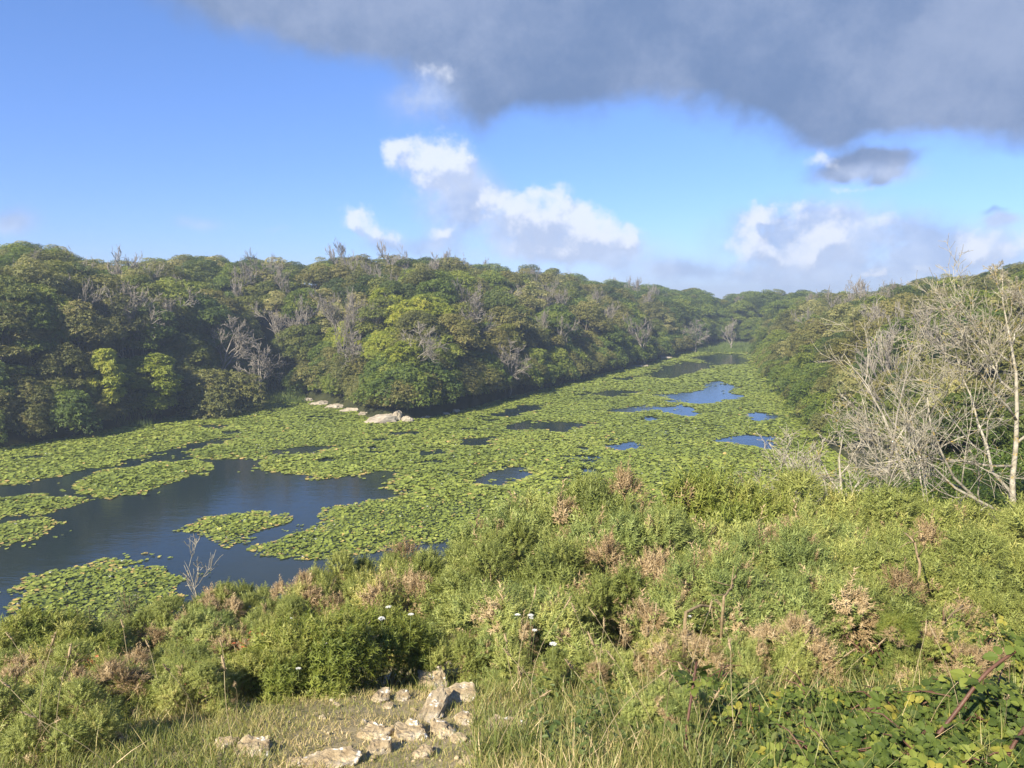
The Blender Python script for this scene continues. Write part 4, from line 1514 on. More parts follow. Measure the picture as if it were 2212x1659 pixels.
def build_shrubs():
    P = {'bright': leafy_proto(301, 1.0, 1.6, 3800, 'shrub', .085), 'willow': leafy_proto(302, .7, 1.1, 1500, 'willow', .045, 20, .2), 'orange': leafy_proto(303, .35, .5, 240, 'orange', .05, 14, .1)}
    rows = [('bright', 1900, 985, 16.5, 2.0, 'bright green leafy shrub left of the lichened dead tree', 'leafy_shrub'), ('bright', 2010, 1000, 15.5, 1.9, 'bright green leafy shrub under the leaning dead limb', 'leafy_shrub'),
            ('bright', 2110, 1010, 15.5, 1.9, 'bright green leafy shrub at the foot of the lichened tree', 'leafy_shrub'), ('bright', 1820, 985, 18, 1.9, 'bright green leafy shrub nearest the open pond', 'leafy_shrub'),
            ('bright', 2210, 1000, 17, 2.2, 'bright green leafy shrub at the right frame edge behind the dead tree', 'leafy_shrub'), ('bright', 1960, 930, 22, 2.8, 'taller leafy shrub behind the bright ones on the right', 'leafy_shrub'),
            ('bright', 2120, 900, 24, 3.2, 'tall leafy shrub behind the lichened dead tree', 'leafy_shrub'), ('bright', 2260, 880, 24, 3.2, 'tall leafy shrub cut by the right frame edge', 'leafy_shrub'),
            ('bright', 2065, 965, 20, 2.4, 'leafy shrub filling the gap left of the lichened trunk', 'leafy_shrub'), ('bright', 2160, 945, 20.5, 2.6, 'leafy shrub directly behind the lichened trunk', 'leafy_shrub'),
            ('bright', 2250, 950, 20, 2.4, 'leafy shrub at the right frame edge, middle one of three', 'leafy_shrub'), ('bright', 1870, 960, 21, 2.4, 'leafy shrub behind the crooked pale dead shrub', 'leafy_shrub'),
            ('willow', 285, 1245, 10.5, 1.3, 'thin see-through leafy bush in front of the nearest lily raft', 'thin_bush'), ('willow', 180, 1290, 9.6, 1.1, 'low thin leafy bush left of the see-through one', 'thin_bush'),
            ('willow', 1150, 1010, 13.5, .9, 'spindly small leafy sapling poking up before the pond', 'thin_bush'),
            ('orange', 555, 1318, 6.0, .66, 'orange-red leaved shrub in the left-hand thicket', 'orange_shrub'), ('orange', 410, 1388, 5.5, .42, 'small red-leaved spray left of the orange shrub', 'orange_shrub'),
            ('orange', 175, 1385, 5.6, .5, 'red-leaved spray in the far left gorse', 'orange_shrub'), ('orange', 365, 1420, 5.2, .38, 'dull red leaf spray low in the left thicket', 'orange_shrub')]
    masters = {}
    rng = np.random.default_rng(9)
    for (k, X, Yt, dist, W, lab, nm) in rows:
        x, y, zt = at_dist(X, Yt, dist)
        g = gz(x, y)
        a, b_, Rx, H = P[k]
        if k not in masters:
            e = empty(nm)
            link('foliage', a, None, e)
            link('stem', b_, None, e)
            masters[k] = e
        else:
            e = copy_tree(masters[k])
        s = W / (2.4 * Rx)
        place(e, (x, y, g - .03), rng.uniform(0, 6.28), (s, s, max(zt - g, .3) / (H * 1.12)))
        tag(e, lab, 'shrub', {'bright': 'leafy shrubs on the near bank', 'willow': 'thin bushes by the near water', 'orange': 'orange-leaved shrubs'}[k])


build_shrubs()


# ------------------------------------------------------------------ rocks
def ico(sub):
    import bmesh
    bm = bmesh.new()
    bmesh.ops.create_icosphere(bm, subdivisions=sub, radius=1.0)
    V = np.array([v.co[:] for v in bm.verts])
    F = np.array([[v.index for v in f.verts] for f in bm.faces])
    bm.free()
    return V, F


ICO_V, ICO_F = ico(4)


def rock_mesh(seed, w, dpt, h, cuts=16, rough=.08, flat=0):
    rng = np.random.default_rng(seed)
    V = ICO_V.copy()
    for c in range(cuts):
        n = rng.normal(size=3)
        n /= np.linalg.norm(n)
        o = rng.uniform(.50, .86)
        ex = np.maximum(V @ n - o, 0)
        V -= ex[:, None] * n * .94
    # bedding steps, fissures and pitting
    off = rng.uniform(0, 50)
    n1 = fbm(V[:, 0] * 2.2 + off, V[:, 1] * 2.2 + V[:, 2] * 1.7, 4, seed)
    n2 = fbm(V[:, 0] * 6 + off, V[:, 1] * 6 + V[:, 2] * 5, 3, seed + 5)
    cr = np.abs(fbm(V[:, 0] * 1.8 - off, V[:, 1] * 1.8 + V[:, 2] * .9, 3, seed + 11))
    k = 1 + n1 * rough * 4.2 + n2 * rough * 1.7 - np.clip(.045 - cr, 0, 1) * 4.5
    V = V * k[:, None]
    if flat:
        lim = flat + n1 * .5 + n2 * .25 + np.round(V[:, 0] * 1.3 + V[:, 1] * .7) * .05
        V[:, 2] = np.where(V[:, 2] > lim, lim + (V[:, 2] - lim) * .12, V[:, 2])
    V = V * [w / 2, dpt / 2, h / 2]
    mb = MB()
    mb.add(V, ICO_F)
    return mb


def build_rocks():
    rows = [(930, 1470, 50, 85, .24, 'tall upright top of the pale rock ridge in the foreground turf'), (930, 1535, 44, 85, .20, 'lower half of the upright pale rock ridge'), (975, 1450, 66, 34, .16, 'pale rock arm pointing right from the top of the ridge'),
            (833, 1478, 52, 36, .14, 'grey-white rock left of the ridge, uppermost of its cluster'), (822, 1510, 34, 34, .10, 'small tan rock under the grey-white rock left of the ridge'), (868, 1508, 30, 26, .07, 'little flat tan rock between the left cluster and the ridge'),
            (838, 1528, 24, 16, .05, 'tiny pale stone at the foot of the left cluster'), (995, 1505, 60, 38, .14, 'knobbly white rock right of the ridge'), (1003, 1555, 36, 28, .09, 'small white rock below the knobbly one'),
            (1085, 1572, 84, 30, .13, 'long low rock lying rightmost of the outcrop'), (812, 1585, 70, 32, .11, 'long tan rock left of the broad flat rock'), (888, 1585, 72, 36, .13, 'broad flat tan rock below the ridge'),
            (948, 1580, 50, 36, .12, 'grey rock touching the foot of the ridge'), (826, 1620, 42, 38, .10, 'leaning tan rock near the bottom edge'), (918, 1628, 48, 26, .10, 'round tan rock near the bottom edge below the ridge'),
            (990, 1600, 34, 20, .06, 'small grey rock right of the round tan rock'), (1012, 1648, 36, 20, .07, 'stone cut by the bottom edge right of centre'), (1044, 1607, 22, 16, .05, 'little grey stone in grass under the long low rock'),
            (550, 1622, 74, 34, .13, 'white rock at the lower left in dry turf'), (489, 1610, 44, 20, .08, 'flat brownish stone left of the white rock'), (728, 1645, 100, 34, .11, 'wide tan slab on the bottom edge'),
            (930, 1375, 34, 20, .12, 'shaded grey rock half hidden behind the ridge'), (640, 1650, 34, 16, .05, 'small stone between white rock and wide slab'), (1120, 1600, 26, 16, .05, 'small stone right of the long low rock')]
    for i, (X, Y, w, h, zz, lab) in enumerate(rows):
        x, y = ground_hit(X, Y + h * .15)
        W = w * 1.6 / 1659 * y
        D = h / 1659 * y / math.sin(.48) * 1.3
        mb = rock_mesh(400 + i, W, D, zz * (.7 if i < 2 else 1.15), flat=.42)
        o = mb.build('rock', M['rock'], None, False)
        place(o, (x, y, gz(x, y) + .010), random.Random(i).uniform(-.25, .25))
        tag(o, lab, 'rock', 'rocks of the foreground outcrop')
    shore = [(830, 900, 92, 30, 'broad pale rock block at the tip of the wooded point'), (858, 900, 24, 27, 'pale rock spire standing up from the tip of the point'), (880, 906, 26, 16, 'low pale rock right of the spire at the waterline'),
             (905, 901, 46, 10, 'flat pale ledge right of the tip rocks'), (790, 892, 50, 15, 'pale ledge left of the tip, nearest the broad block'), (756, 884, 50, 14, 'second pale ledge left of the broad block'),
             (722, 877, 48, 13, 'third pale ledge left of the broad block'), (690, 870, 46, 12, 'fourth pale ledge left of the broad block'), (660, 863, 40, 11, 'leftmost pale ledge near the inlet reeds'), (960, 894, 26, 8, 'little pale rock on the shore right of the tip'), (985, 888, 24, 11, 'rightmost pale rock on the headland shore'),
             (1440, 772, 30, 8, 'pale rock on the far headland shore'), (1390, 790, 32, 7, 'low pale rocks under trees on the far headland shore')]
    for i, (X, Y, w, h, lab) in enumerate(shore):
        x, y = water_pt(X, Y + h * .45)
        W = w * 1.15 / 1659 * y
        H = h * 1.15 / 1659 * y
        mb = rock_mesh(460 + i, W, max(W * .6, 1.2), H * 1.3, 14, .09, flat=.55 if W > 2 else 0)
        o = mb.build('shore_rock', M['rock_far'], None, False)
        place(o, (x, y + .5, H * .14))
        tag(o, lab, 'rock', 'rocks along the headland shore')


build_rocks()


def build_gravel():
    rng = np.random.default_rng(58)
    V, F = ico(1)
    n = 260
    X = np.clip(rng.normal(840, 190, n), 400, 1180)
    Y = np.clip(rng.normal(1590, 75, n), 1440, 1690)
    pts = np.array([ground_hit(a, b) for a, b in zip(X, Y)])
    z = terrain(pts[:, 0], pts[:, 1])
    s = .004 + .018 * rng.random(n) ** 3
    mb = MB()
    mb.scatter(V, F, frames(rng.normal(0, .4, (n, 3)) + [0, 0, 1], rng), np.stack([pts[:, 0], pts[:, 1], z + s * .15], -1), np.stack([s * rng.uniform(.8, 1.8, n), s, s * .6], -1), np.full(n, .5))
    tag(mb.build('gravel', M['rock']), 'small loose stones scattered over the worn ground round the rocks', 'gravel', kind='stuff')


build_gravel()


# ------------------------------------------------------------------ grass, reeds, stalks
def blade_template(seg=3):
    V, F = [], []
    for i in range(seg):
        t = i / seg
        w = .5 * (1 - t * .75)
        V += [(-w, .55 * t * t, t), (w, .55 * t * t, t)]
    V.append((0, .55, 1))
    for i in range(seg - 1):
        a = 2 * i
        F.append([a, a + 1, a + 3, a + 2])
    return np.array(V, float), [np.array(F), np.array([[2 * seg - 2, 2 * seg - 1, 2 * seg]])]


BL_V, BL_F = blade_template()


def blades(mb, rng, x, y, h, w, tint, lean=.35):
    n = len(x)
    z = terrain(x, y)
    a = rng.uniform(0, 2 * math.pi, n)
    N = np.stack([rng.normal(0, lean, n), rng.normal(0, lean, n), np.ones(n)], -1)
    Rm = frames(N, rng)
    sc = np.stack([w, h * rng.uniform(.5, 1.4, n), h], -1)
    mb.scatter(BL_V, BL_F, Rm, np.stack([x, y, z - .01], -1), sc, tint)


def build_grass():
    rng = np.random.default_rng(66)
    mb = MB()
    # short worn turf round the rocks
    n = 95000
    x = rng.uniform(-3.4, 2.6, n)
    y = 2.6 + 4.2 * rng.random(n) ** 1.1
    bare = fbm(x / .45, y / .45, 4, 71)
    X, Y = px_of(x, y, terrain(x, y))
    worn = np.exp(-(((X - 830) / 260) ** 2 + ((Y - 1600) / 130) ** 2))
    keep = rng.random(n) > np.clip(worn * .34 + bare * 1.1, 0, .85)
    x, y, X, Y, worn, bare = x[keep], y[keep], X[keep], Y[keep], worn[keep], bare[keep]
    h = .022 + .035 * rng.random(len(x)) + .045 * np.clip(1 - worn * 1.6, 0, 1)
    dry = .42 + .30 * worn + .55 * fbm(x / .5, y / .5, 3, 77) + rng.normal(0, .13, len(x))
    blades(mb, rng, x, y, h, np.full(len(x), .0052), np.clip(dry, 0, 1), .45)
    # long lush grass to the right of the rocks
    n = 16000
    X = rng.uniform(1020, 1530, n)
    Y = rng.uniform(1400, 1760, n)
    px, py = [], []
    d = np.stack([ray_dir(a, b) for a, b in zip(X, Y)])
    d = d / d[:, 1:2]
    t = np.full(n, 4.5)
    for _ in range(25):                                   # settle on the slope
        g = terrain(d[:, 0] * t, t)
        t = .5 * t + .5 * np.clip((CAM_Z - g) / np.maximum(-d[:, 2], .05), 2.2, 9)
    x, y = d[:, 0] * t, t
    clump = fbm(x / .3, y / .3, 3, 81)
    keep = rng.random(n) < .65 + 1.1 * clump
    x, y, clump = x[keep], y[keep], clump[keep]
    h = (.06 + .13 * rng.random(len(x)) ** 1.3) * (1 + clump)
    blades(mb, rng, x, y, h, np.full(len(x), .0062), np.clip(.37 + .75 * fbm(x / .4, y / .4, 3, 85) + rng.normal(0, .17, len(x)) + (rng.random(len(x)) < .10) * .35, 0, 1), .32)
    # dry grass in the left corner and between the left bushes
    n = 9000
    x = rng.uniform(-4.6, -.9, n)
    y = rng.uniform(3.2, 7.0, n)
    X, Y = px_of(x, y, terrain(x, y))
    keep = (rng.random(n) < .45 + 1.4 * fbm(x / .5, y / .5, 3, 91)) & (X < 470 + (1660 - Y) * .1)
    x, y = x[keep], y[keep]
    h = .06 + .15 * rng.random(len(x)) ** 1.8
    blades(mb, rng, x, y, h, np.full(len(x), .0058), np.clip(.68 + .7 * fbm(x / .8, y / .8, 3, 95) + rng.normal(0, .16, len(x)), 0, 1), .38)
    # tufts among the gorse
    n = 2200
    x = rng.uniform(-5, 5.5, n)
    y = rng.uniform(5, 8, n)
    h = .10 + .20 * rng.random(n)
    blades(mb, rng, x, y, h, np.full(n, .007), np.clip(.35 + rng.normal(0, .2, n), 0, 1), .32)
    # low wild plants under the brambles
    n = 5200
    x = rng.uniform(.8, 3.6, n)
    y = rng.uniform(3.0, 5.6, n)
    h = .10 + .24 * rng.random(n) ** 1.5
    blades(mb, rng, x, y, h, np.full(n, .0056), np.clip(.48 + rng.normal(0, .22, n), 0, 1), .4)
    # small broad-leaved weeds in the grass
    wd = MB()
    n = 420
    cx, cy = rng.uniform(-.3, 3.4, n), 3.2 + 2.4 * rng.random(n)
    cx, cy = cx[(cx > .1)], cy[(cx > .1)]
    for k in range(9):
        m = rng.random(len(cx)) < .8
        ox, oy = rng.normal(0, .035, m.sum()), rng.normal(0, .035, m.sum())
        px, py = cx[m] + ox, cy[m] + oy
        N = np.stack([ox * 9, oy * 9 - .2, np.ones(m.sum())], -1) + rng.normal(0, .35, (m.sum(), 3))
        wd.scatter(LEAF_V, LEAF_F, frames(N, rng), np.stack([px, py, terrain(px, py) + .02 + .13 * rng.random(m.sum())], -1), rng.uniform(.025, .06, m.sum()), np.clip(rng.normal(.5, .2, m.sum()), 0, 1))
    tag(wd.build('weeds', M['shrub_dull']), 'small broad-leaved weeds growing through the right-hand grass', 'weeds', kind='stuff')
    tag(mb.build('grass', M['grass']), 'green and straw-coloured grass over the near bank round the rocks', 'grass', kind='stuff')

    # reeds at the inlet and beyond the far water
    mb = MB()
    for (x0, x1, Y0, Y1, n, hh, ww) in ((535, 660, 838, 872, 5200, 1.0, .06), (240, 330, 905, 925, 900, .9, .05), (420, 540, 862, 885, 900, .8, .05), (1505, 1645, 740, 762, 9000, 1.0, .10)):
        X = rng.uniform(x0, x1, n)
        Y = rng.uniform(Y0, Y1, n)
        P = np.array([water_pt(a, b) for a, b in zip(X, Y)])
        h = hh * rng.uniform(.5, 1.25, n)
        N = np.stack([rng.normal(0, .16, n), rng.normal(0, .16, n), np.ones(n)], -1)
        z = np.maximum(terrain(P[:, 0], P[:, 1]), -.05)
        mb.scatter(BL_V, BL_F, frames(N, rng), np.stack([P[:, 0], P[:, 1], z], -1), np.stack([np.full(n, ww), h * .5, h], -1), np.clip(.5 + rng.normal(0, .22, n), 0, 1))
    tag(mb.build('reeds', M['reed']), 'light green reeds growing at the inlet and the far end of the pond', 'reeds', kind='stuff')


build_grass()


def build_stalks():
    """tall dry grass stalks, each with a seed head"""
    rng = np.random.default_rng(14)
    sm, hm = [], []
    for v in range(3):
        t = np.linspace(0, 1, 7)
        bend = .10 + .12 * v
        mb = MB()
        mb.tube(np.stack([bend * t ** 2, .03 * np.sin(t * 3), t], -1), .0026 * (1 - .45 * t), 4)
        m = mb.mesh('stem', True)
        m.materials.append(M['straw'])
        sm.append(m)
        mb = MB()
        t2 = np.linspace(0, 1, 6)
        top = np.array([bend * (1 + .25 * t2), .004 * t2, 1 + .14 * t2]).T
        mb.tube(top, np.array([.002, .006, .008, .007, .005, .0015]) * (.8 if v else 1), 5)
        for k in range(10):
            c = top[1 + k % 4] + rng.normal(0, .006, 3)
            mb.tube([c, c + [rng.normal(0, .012), rng.normal(0, .012), .02]], [.0035, .001], 3)
        m = mb.mesh('seed_head', True)
        m.materials.append(M['seed'])
        hm.append(m)
    rows = []
    named = [(95, 1640, .62, 1, 'tall seed-headed grass stalk, tallest at the bottom left corner'), (130, 1650, .50, 0, 'grass stalk with a white tip right of the tallest in the corner'), (60, 1655, .45, 2, 'leaning seed-headed stalk left of the tallest in the corner'),
             (150, 1640, .42, 1, 'short seed-headed stalk rightmost of the corner group'), (105, 1520, .45, 1, 'dry stalk rising behind the corner group'), (235, 1655, .28, 2, 'short bent stalk at the lower left'),
             (1010, 1330, .42, 0, 'upright dry stalk before the gorse above the rocks'), (1030, 1335, .40, 1, 'slanting dry stalk beside the upright one above the rocks'),
             (1440, 1560, .55, 1, 'leftmost tall straw stalk in the right-hand grass'), (1385, 1500, .52, 2, 'tall bent straw stalk near the red dead leaves'), (1575, 1480, .52, 0, 'pale upright stalk against the bramble leaves')]
    for (X, Y, h, v, lab) in named:
        rows.append((X, Y, h, v, lab, rng.uniform(-.2, .2)))
    for k in range(46):
        X = rng.uniform(1060, 1600) if k < 30 else rng.uniform(1600, 2200) if k < 40 else rng.uniform(250, 560)
        rows.append((X, rng.uniform(1480, 1680), rng.uniform(.32, .62), int(rng.integers(0, 3)),
                     'thin dry grass stalk standing in the right-hand grass' if k < 30 else 'thin dry grass stalk rising through the brambles' if k < 40 else 'thin dry grass stalk in the left-hand grass', rng.uniform(-.3, .3)))
    masters = {}
    rows.sort(key=lambda r: r[0])
    seen = {}
    for (X, Y, h, v, lab, tl) in rows:
        if lab.startswith('thin dry'):
            seen[lab] = seen.get(lab, 0) + 1
            lab = lab + ', ' + ordinal(seen[lab]) + ' from the left'
        x, y = ground_hit(X, Y)
        if v not in masters:
            e = empty('grass_stalk')
            link('stem', sm[v], None, e)
            link('seed_head', hm[v], None, e)
            masters[v] = e
        else:
            e = copy_tree(masters[v])
        place(e, (x, y, gz(x, y) - .02), rng.uniform(0, 6.28), (.9, .9, h), (tl, rng.uniform(-.2, .2)))
        tag(e, lab, 'grass stalk', 'tall dry grass stalks')


build_stalks()


# ------------------------------------------------------------------ white umbel flowers
def build_umbels():
    rng = np.random.default_rng(23)
    metas = []
    for v in range(3):
        st, hd = MB(), MB()
        t = np.linspace(0, 1, 5)
        st.tube(np.stack([.05 * t ** 2 * (v - 1), .02 * t, t * .96], -1), .0035, 5)
        c = np.array([.05 * (v - 1), .02, .96])
        for k in range(26):
            r = .040 * math.sqrt((k + .5) / 26)
            a = k * 2.4
            p = c + [r * math.cos(a), r * math.sin(a), .028 + .008 * math.cos(r * 40)]
            if k % 2 == 0:
                st.tube([c, p - [0, 0, .002]], [.0012, .0009], 3, cap=False)
            # a floret: a small five-lobed disc
            s = rng.uniform(.007, .0105)
            aa = np.arange(8) * math.pi / 4
            rr = s * np.where(np.arange(8) % 2, .62, 1.0)
            ring = p + np.stack([rr * np.cos(aa), rr * np.sin(aa), rng.uniform(-.002, .002, 8)], -1)
            hd.add(np.concatenate([[p + [0, 0, .004]], ring]), np.array([[0, 1 + j, 1 + (j + 1) % 8] for j in range(8)]))
        a_, b_ = st.mesh('stem', True), hd.mesh('flower_head')
        a_.materials.append(M['green_stem'])
        b_.materials.append(M['petal'])
        metas.append((a_, b_))
    rows = [(818, 1322, 6.2, 1.3, 'white umbel flower, leftmost of three above the bright gorse'), (866, 1309, 6.4, 1.2, 'white umbel flower, topmost of three above the bright gorse'), (879, 1335, 6.0, 1.1, 'white umbel flower, lowest of three above the bright gorse'),
            (1112, 1328, 6.1, 1.0, 'white umbel flower, left one of the pair by the blue-green gorse'), (1141, 1322, 6.1, 1.1, 'white umbel flower, right one of the pair by the blue-green gorse'), (1122, 1338, 6.0, .8, 'small white umbel just under the pair by the blue-green gorse'),
            (1140, 1362, 5.7, .9, 'white umbel flower midway between the pair and the lowest one'), (1186, 1378, 5.5, 1.2, 'large white umbel flower, lowest by the blue-green gorse'),
            (627, 1336, 7.0, .9, 'white umbel flower right of the orange shrub'), (612, 1338, 7.0, .8, 'white umbel flower close beside the orange shrub'), (620, 1364, 6.6, .8, 'small white umbel under the two beside the orange shrub'),
            (725, 1378, 5.6, .9, 'white umbel flower on top of the brightest gorse bush'), (647, 1448, 5.2, .8, 'white umbel flower half inside the brightest gorse bush'),
            (239, 1497, 5.6, .7, 'white umbel flower, uppermost of the left-hand trio'), (237, 1509, 5.5, .7, 'white umbel flower, middle of the left-hand trio'), (224, 1516, 5.4, .7, 'white umbel flower, lowest of the left-hand trio'),
            (17, 1641, 4.4, 1.0, 'white umbel flower at the bottom left corner'), (100, 1650, 4.3, .7, 'white umbel flower under the tall corner stalk'), (1634, 1500, 4.8, .7, 'single white umbel flower over the bramble leaves'), (1480, 1322, 6.0, .6, 'tiny white flower in the gorse right of the umbels')]
    masters = {}
    for i, (X, Y, dist, s, lab) in enumerate(rows):
        x, y, z = at_dist(X, Y, dist * .93)
        g = gz(x, y)
        h = max(z - g, .12)
        v = i % 3
        # stem scaled to reach the ground, head kept round
        e = empty('umbel_flower', (x, y, z - .985))
        e.rotation_euler = (rng.uniform(-.1, .1), rng.uniform(-.1, .1), rng.uniform(0, 6))
        a_, b_ = metas[v]
        so = link('stem', a_, None, e)
        ho = link('flower_head', b_, None, e)
        s *= .52
        so.scale = ho.scale = (s, s, s)
        so.location = ho.location = (0, 0, .985 - .99 * s)
        tag(e, lab, 'flower', 'white umbel flowers')


build_umbels()


# ------------------------------------------------------------------ brambles
def bramble_leaf_mesh(seed, n=3):
    rng = np.random.default_rng(seed)
    mb = MB()
    for k in range(n):
        a = (k - (n - 1) / 2) * 1.25
        L = .055 * (1.15 if k == n // 2 else .95)
        W = L * .40
        ca, sa = math.cos(a), math.sin(a)
        ts = [0, .12, .20, .32, .42, .55, .65, .78, .87, 1.0]
        ws = [.06, .66, .58, .98, .88, .96, .76, .66, .44, 0]
        mid, lft, rgt = [], [], []
        for t, w in zip(ts, ws):
            yv = L * t + .012
            droop = -.25 * L * t * t
            mid.append((0, yv, droop))
            sw = W * w * rng.uniform(.92, 1.08)
            lft.append((-sw, yv - .004 + (.004 if w else 0), droop + .20 * sw))
            rgt.append((sw, yv - .004 + (.004 if w else 0), droop + .20 * sw))
        V = np.array(mid + lft[:-1] + rgt[:-1])
        V = np.stack([V[:, 0] * ca + V[:, 1] * sa, -V[:, 0] * sa + V[:, 1] * ca, V[:, 2]], -1)
        F, T = [], []
        for i in range(8):
            F.append([i, i + 1, 10 + i + 1, 10 + i])
            F.append([i, 19 + i, 19 + i + 1, i + 1])
        T = [[8, 9, 18], [8, 27, 9]]
        mb.add(V, [np.array(F), np.array(T)], rng.uniform(.4, .6))
    mb.tube([(0, -.035, -.01), (0, 0, 0), (0, .014, 0)], [.0012, .0012, .001], 3, cap=False)
    m = mb.mesh('leaf')
    m.materials.append(M['bramble'])
    return m


BR_LEAF = [bramble_leaf_mesh(500 + i, 3) for i in range(4)] + [bramble_leaf_mesh(510, 5)]


def bramble_patch(X, Y, W, D, H, n, label, seed, dist=None, scale=1.0):
    rng = np.random.default_rng(seed)
    if dist is None:
        x, y = ground_hit(X, Y)
    else:
        x, y, _ = at_dist(X, Y, dist)
    g = gz(x, y)
    e = empty('bramble_bush', (x, y, g))
    # arching canes
    st = MB()
    for k in range(max(int(n / 14), 5)):
        a = rng.uniform(0, 6.28)
        r = rng.uniform(.3, 1.0)
        end = np.array([math.cos(a) * W * .5 * r, math.sin(a) * D * .5 * r, rng.uniform(.25, .8) * H])
        b = np.array([rng.normal(0, .1 * W), rng.normal(0, .1 * D), -.08])
        st.tube([b, b * .7 + end * .3 + [0, 0, H * .4], b * .3 + end * .7 + [0, 0, H * .3], end], [.006, .005, .004, .002], 5)
    st.build('cane', M['cane'], e, True)
    nleaf = min(n, 300)
    tot = n
    u = rng.uniform(-1, 1, (tot * 2, 2))
    u = u[(u ** 2).sum(1) < 1][:tot]
    rad = (u ** 2).sum(1)
    lx, ly = u[:, 0] * W * .5, u[:, 1] * D * .5
    lump = fbm(lx / .22 + seed, ly / .22, 3, seed)
    lz = H * (np.sqrt(np.clip(1 - rad, 0, 1)) * .8 + .2) * (.75 + lump * .9) * rng.uniform(.45, 1.0, len(u)) ** .6
    gx = terrain(x + lx, y + ly) - g
    lz = lz + gx
    for i in range(len(u)):
        m = BR_LEAF[int(rng.integers(0, 5))]
        o = link('leaf', m, None, e)
        tilt = Vector((lx[i] / W * 1.1 + rng.normal(0, .5), ly[i] / D * .8 - .35 + rng.normal(0, .5), 1)).normalized()
        o.rotation_euler = (tilt.to_track_quat('Z', 'Y').to_matrix() @ Matrix.Rotation(rng.uniform(0, 6.28), 3, 'Z')).to_euler()
        o.location = (float(lx[i]), float(ly[i]), float(lz[i]))
        o.scale = (float(scale * .70 * rng.uniform(.65, 1.25)),) * 3
    tag(e, label, 'bramble', 'bramble bushes')
    return e


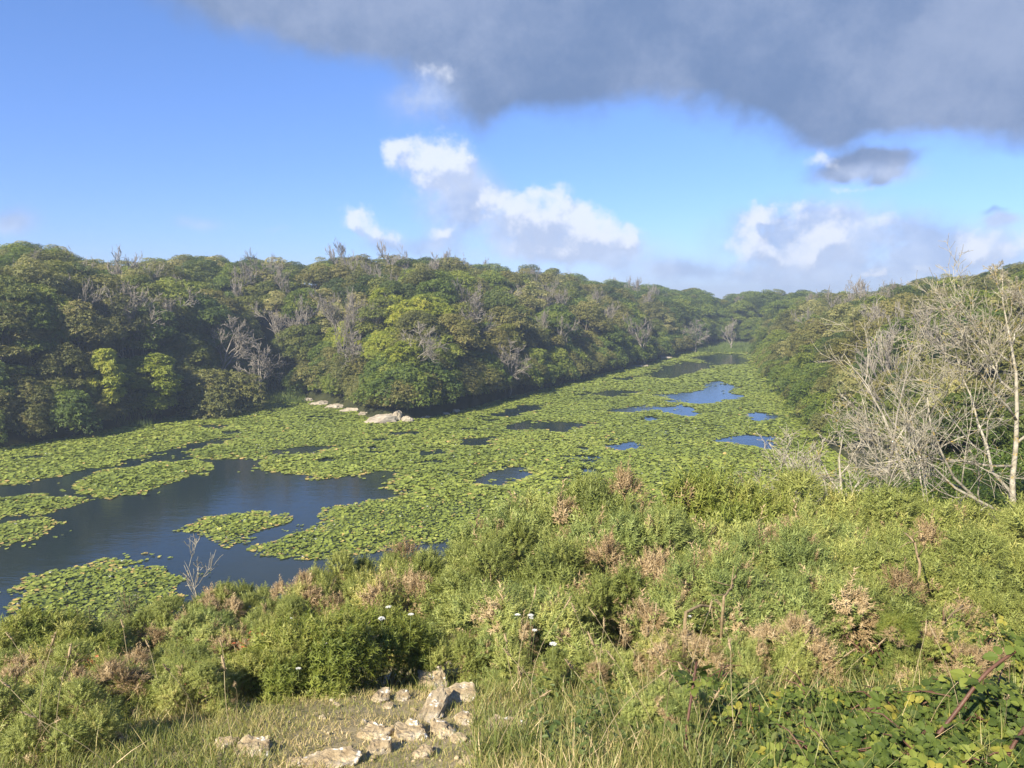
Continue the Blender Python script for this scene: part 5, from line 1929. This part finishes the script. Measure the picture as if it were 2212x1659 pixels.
def build_brambles():
    rows = [(2140, 1600, 1.0, .8, .42, 290, 'large-leaved bramble filling the bottom right corner', 1.15), (1940, 1590, .9, .8, .36, 230, 'bramble left of the corner one, crossed by the red cane', 1.05),
            (1760, 1580, .8, .8, .30, 170, 'patchy bramble in dry grass at the lower right', 1.0), (2090, 1500, 1.0, .8, .50, 250, 'bramble below the rightmost gorse, behind the red cane', 1.0),
            (1890, 1490, .9, .7, .46, 220, 'glossy bramble under the small round gorse ball', 1.0), (1700, 1490, .8, .7, .40, 180, 'dark bramble under the bare gorse stems', .95),
            (1530, 1520, .6, .6, .34, 130, 'bramble beside the left red cane in tall grass', .95), (1190, 1440, .7, .5, .30, 130, 'small bramble below the lowest white umbel', .85),
            (1450, 1400, .8, .6, .40, 150, 'bramble climbing into the browned gorse right of the umbels', .85), (2200, 1400, .7, .6, .40, 160, 'bramble climbing at the right frame edge', 1.0),
            (2000, 1690, 1.0, .7, .30, 220, 'bramble cut by the bottom edge, between the corner one and the dry grass', 1.0), (1800, 1680, .8, .6, .24, 150, 'sparse bramble along the bottom edge in dry grass', .95),
            (1620, 1600, .6, .6, .24, 100, 'small bramble left of the sparse bottom-edge one', .9), (2180, 1500, .8, .7, .45, 200, 'bramble at the right frame edge above the corner one', 1.0),
            (560, 1440, .8, .6, .25, 110, 'low bramble behind the brightest gorse at the left', .8)]
    for i, (X, Y, W, D, H, n, lab, s) in enumerate(rows):
        bramble_patch(X, Y, W, D, H * (1.25 if Y <= 1500 else .9), min(int(n * 1.4), 300), lab, 600 + i, scale=s)
    # thick red canes arching through
    canes = [([(1995, 1625, 3.5), (2060, 1545, 3.55), (2130, 1450, 3.6), (2225, 1385, 3.7)], .011, 'thick red thorny cane slanting up across the bottom right corner'),
             ([(1477, 1655, 3.4), (1485, 1560, 3.6), (1505, 1430, 3.8)], .009, 'upright red thorny cane in the tall grass right of centre'),
             ([(2160, 1670, 3.2), (2188, 1610, 3.25), (2222, 1560, 3.3)], .010, 'short red cane in the extreme bottom right corner')]
    rng = np.random.default_rng(70)
    for (pts, r, lab) in canes:
        P = np.array([at_dist(*p) for p in pts])
        t = np.linspace(0, 1, len(P))
        tt = np.linspace(0, 1, 14)
        Q = np.stack([np.interp(tt, t, P[:, k]) for k in range(3)], -1)
        Q = np.concatenate([Q[:1], (Q[:-2] + 2 * Q[1:-1] + Q[2:]) / 4, Q[-1:]])
        e = empty('bramble_cane', Q[0])
        # foot in the ground
        foot = np.array([Q[0][0] - .05, Q[0][1] - .05, gz(Q[0][0] - .05, Q[0][1] - .05) - .03])
        full = np.concatenate([[foot], Q]) - Q[0]
        mb = MB()
        mb.tube(full, np.linspace(r, r * .7, len(full)), 7)
        mb.build('stem', M['cane'], e, True)
        th = MB()
        for k in range(26):
            i = rng.integers(1, len(full) - 1)
            d = rng.normal(size=3)
            d /= np.linalg.norm(d)
            a = full[i] + (full[i + 1] - full[i]) * rng.random()
            th.tube([a + d * r * .7, a + d * (r + .008)], [.0022, .0004], 3)
        th.build('thorn', M['cane'], e)
        for k in range(9):
            i = rng.integers(2, len(full))
            o = link('leaf', BR_LEAF[int(rng.integers(0, 5))], None, e)
            o.location = (full[i] + rng.normal(0, .03, 3)).tolist()
            o.rotation_euler = (rng.normal(0, .4), rng.normal(0, .4), rng.uniform(0, 6.28))
            o.scale = (1.1,) * 3
        tag(e, lab, 'bramble cane', 'thick red bramble canes')


build_brambles()


# ------------------------------------------------------------------ haze over the valley
def build_haze():
    mb = MB()
    x0, x1, y0, y1, z0, z1 = -905, 905, -255, 1405, -3.0, 30.0
    mb.add([(x0, y0, z0), (x1, y0, z0), (x1, y1, z0), (x0, y1, z0), (x0, y0, z1), (x1, y0, z1), (x1, y1, z1), (x0, y1, z1)],
           np.array([[3, 2, 1, 0], [4, 5, 6, 7], [0, 1, 5, 4], [1, 2, 6, 5], [2, 3, 7, 6], [3, 0, 4, 7]]))
    m, q, o = new_mat('haze')
    v = q.n('ShaderNodeVolumePrincipled')
    v.inputs['Color'].default_value = (.66, .80, 1.0, 1)
    v.inputs['Density'].default_value = .0009
    v.inputs['Anisotropy'].default_value = .2
    q.t.links.new(v.outputs[0], o.inputs['Volume'])
    ob = mb.build('haze', m)
    tag(ob, 'thin bluish haze hanging in the valley air', 'haze', kind='stuff')


build_haze()
